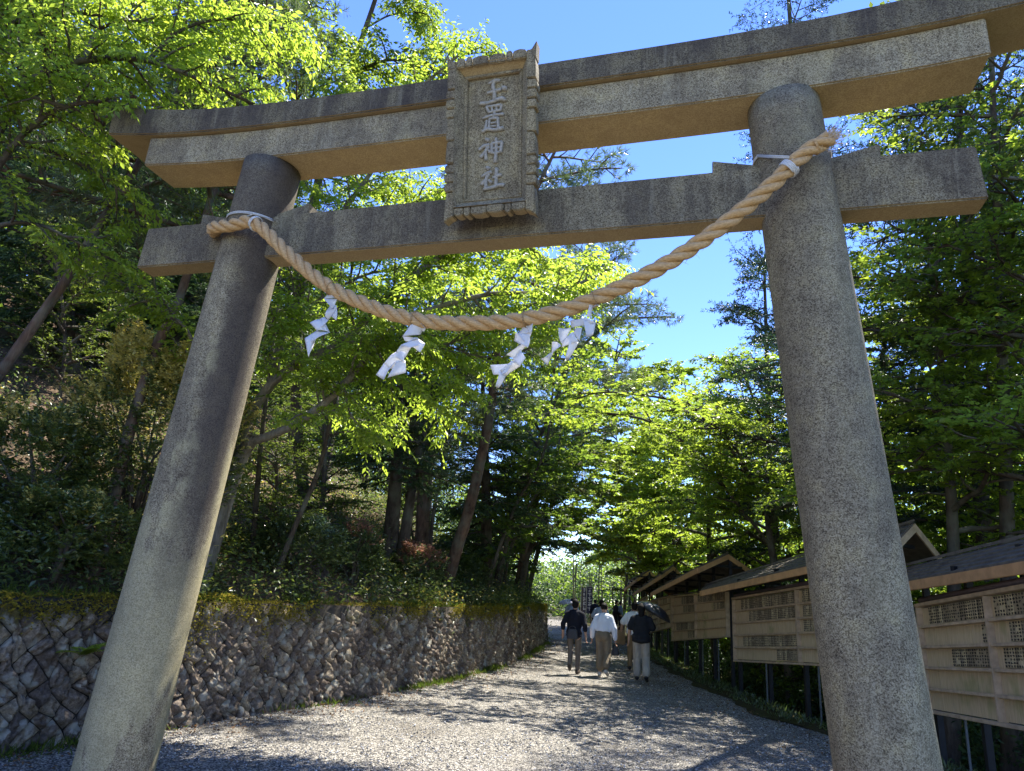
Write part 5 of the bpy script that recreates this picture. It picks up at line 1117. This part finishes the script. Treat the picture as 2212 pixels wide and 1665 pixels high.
# grass and weeds at the foot of the wall, ferny verge on the right, litter on the path edge
n = 9000; y = r.uniform(-3, 24, n); off = np.abs(r.normal(0, .14, n)); keep = np.sin(y*1.9)+np.sin(y*.7+2)+r.normal(0, .6, n) > .1
x = wallx(y)+.03+off; Q = np.stack([x, y, gz(y)+.01], 1)[keep]; ax = unit(r.normal(0, .45, Q.shape)+np.array([0, 0, 1.])); scatter_leaves('grass', Q, .11, .011, M['grass'], r, .1, axis=ax, kind='stuff')
n = 5200; y = r.uniform(2, 30, n); x = edgex(y)+.1+np.abs(r.normal(0, .5, n)); Q = np.stack([x, y, groundz(x, y)+.03], 1); ax = unit(r.normal(0, .6, Q.shape)+np.array([0, 0, 1.])); scatter_leaves('verge_plants', Q, .10, .022, M['under'], r, .3, axis=ax, kind='stuff')
n = 3200; y = r.uniform(0, 24, n); s_ = r.random(n) < .6; x = np.where(s_, wallx(y)+np.abs(r.normal(0, .5, n)), edgex(y)-np.abs(r.normal(0, .6, n))); Q = np.stack([x, y, gz(y)+.03], 1); scatter_leaves('fallen_leaves', Q, .05, .026, M['dry'], r, .9, kind='stuff')
# loose stones standing proud of the gravel
n = 9000; y = .6+r.gamma(1.3, 4.0, n); x = r.uniform(0, 1, n)*(edgex(y)-wallx(y))+wallx(y); sz = r.uniform(.006, .016, n)
octa = np.array([(1, 0, 0), (0, 1, 0), (-1, 0, 0), (0, -1, 0), (0, 0, .7), (0, 0, -.5)], float); of = np.array([(0, 1, 4), (1, 2, 4), (2, 3, 4), (3, 0, 4), (1, 0, 5), (2, 1, 5), (3, 2, 5), (0, 3, 5)])
V = (octa[None]*r.uniform(.6, 1.3, (n, 6, 1))*sz[:, None, None]+np.stack([x, y, gz(y)+.012], 1)[:, None]).reshape(-1, 3); F = (np.arange(n)[:, None, None]*6+of[None]).reshape(-1, 3)
def pebmat():
    m, t, b = newmat('loose_pebbles'); g = nd(t, 'ShaderNodeNewGeometry'); t.links.new(ramp(t, g.outputs['Random Per Island'], [(0, (.04, .04, .042)), (.35, (.2, .2, .2)), (1, (.6, .59, .57))]), b.inputs['Base Color']); b.inputs['Roughness'].default_value = .9; return m
link('pebbles', mesh_np('pebbles', V, F3=F, smooth=True), pebmat(), kind='stuff')
# far wood closing the view
n = 5200; a = r.uniform(0, 1, n); side = r.random(n)
y = r.uniform(30, 95, n); x = np.where(side < .5, wallx(y)-r.uniform(0, 42, n), edgex(y)+1.5+r.uniform(0, 45, n)); far_end = r.random(n) < .35; x = np.where(far_end, wallx(y)+4+r.normal(0, 10, n), x); y = np.where(far_end, 62+r.uniform(0, 40, n), y)
z0 = np.where(x < wallx(y), hillz(x, y), groundz(x, y)); hh = np.where(np.abs(x-(edgex(y)+wallx(y))/2) < 9, 7, 13); z = z0+r.uniform(.3, 1, n)*hh*r.uniform(.5, 1, n)
n2 = 2600; y2 = r.uniform(2, 34, n2); x2 = edgex(y2)+5.5+r.uniform(0, 22, n2); zz = groundz(x2, y2)+r.uniform(0, 1, n2)*9
n3 = 3400; y3 = r.uniform(2, 40, n3); x3 = wallx(y3)-8-r.uniform(0, 24, n3); zz3 = hillz(x3, y3)+r.uniform(0, 1, n3)*9
C0 = np.concatenate([np.stack([x, y, z], 1), np.stack([x2, y2, zz], 1), np.stack([x3, y3, zz3], 1)]); m = 26
nq = 420; yq = r.uniform(50, 66, nq); xq = r.uniform(0, 1, nq)*(edgex(yq)-wallx(yq)+10)+wallx(yq)-5; zq = gz(yq)+r.uniform(.2, 4.5, nq); NQ = len(C0)
C0 = np.concatenate([C0, np.stack([xq, yq, zq], 1)])
C0 = C0[~(blocked(C0) | blocked(C0+[1.3, 0, -.5]) | blocked(C0-[1.3, 0, .5]))]
Q = (C0[:, None]+r.normal(0, 1, (len(C0), m, 3))*[.85, .85, .35]).reshape(-1, 3)
o = scatter_leaves('forest', Q, .34, .2, M['maple_deep'], r, .75, kind='stuff')
o.data.materials.append(M['maple']); o.data.materials.append(M['hinoki']); pk = np.where(C0[:, 0] < wallx(C0[:, 1])-2, r.choice([0, 2, 2], len(C0)), r.choice([0, 0, 1], len(C0))); pk = np.where((C0[:, 1] > 49.9) & (C0[:, 1] < 66) & (C0[:, 2] < 5) & (np.abs(C0[:, 0]-(edgex(C0[:, 1])+wallx(C0[:, 1]))/2) < 12), r.choice([0, 2, 2], len(C0)), pk); o.data.polygons.foreach_set('material_index', np.repeat(pk, m*2).astype(np.int32))
wd = Wood()
for i in range(170):
    y_ = r.uniform(6, 75); x_ = wallx(y_)-r.uniform(4, 28) if r.random() < .5 else edgex(y_)+6+r.uniform(0, 26); b = np.array([x_, y_, terrain(x_, y_)-.1]); h = r.uniform(6, 11); wd.tube(smoothpath([b, b+[r.normal(0, .25), r.normal(0, .25), h*.5], b+[r.normal(0, .6), r.normal(0, .6), h]], 7), r.uniform(.07, .17), .04, 6)
for i in range(26):                                            # pale slender stems at the end of the path
    p = at(r.uniform(1235, 1400), 1300, r.uniform(44, 60)); b = np.array([p[0], p[1], terrain(p[0], p[1])-.1]); wd.tube([b, b+[r.normal(0, .3), 0, r.uniform(3, 6)]], .05, .03, 5)
wd.build('forest_trunks', M['bark'], None, ).__setitem__('kind', 'stuff')
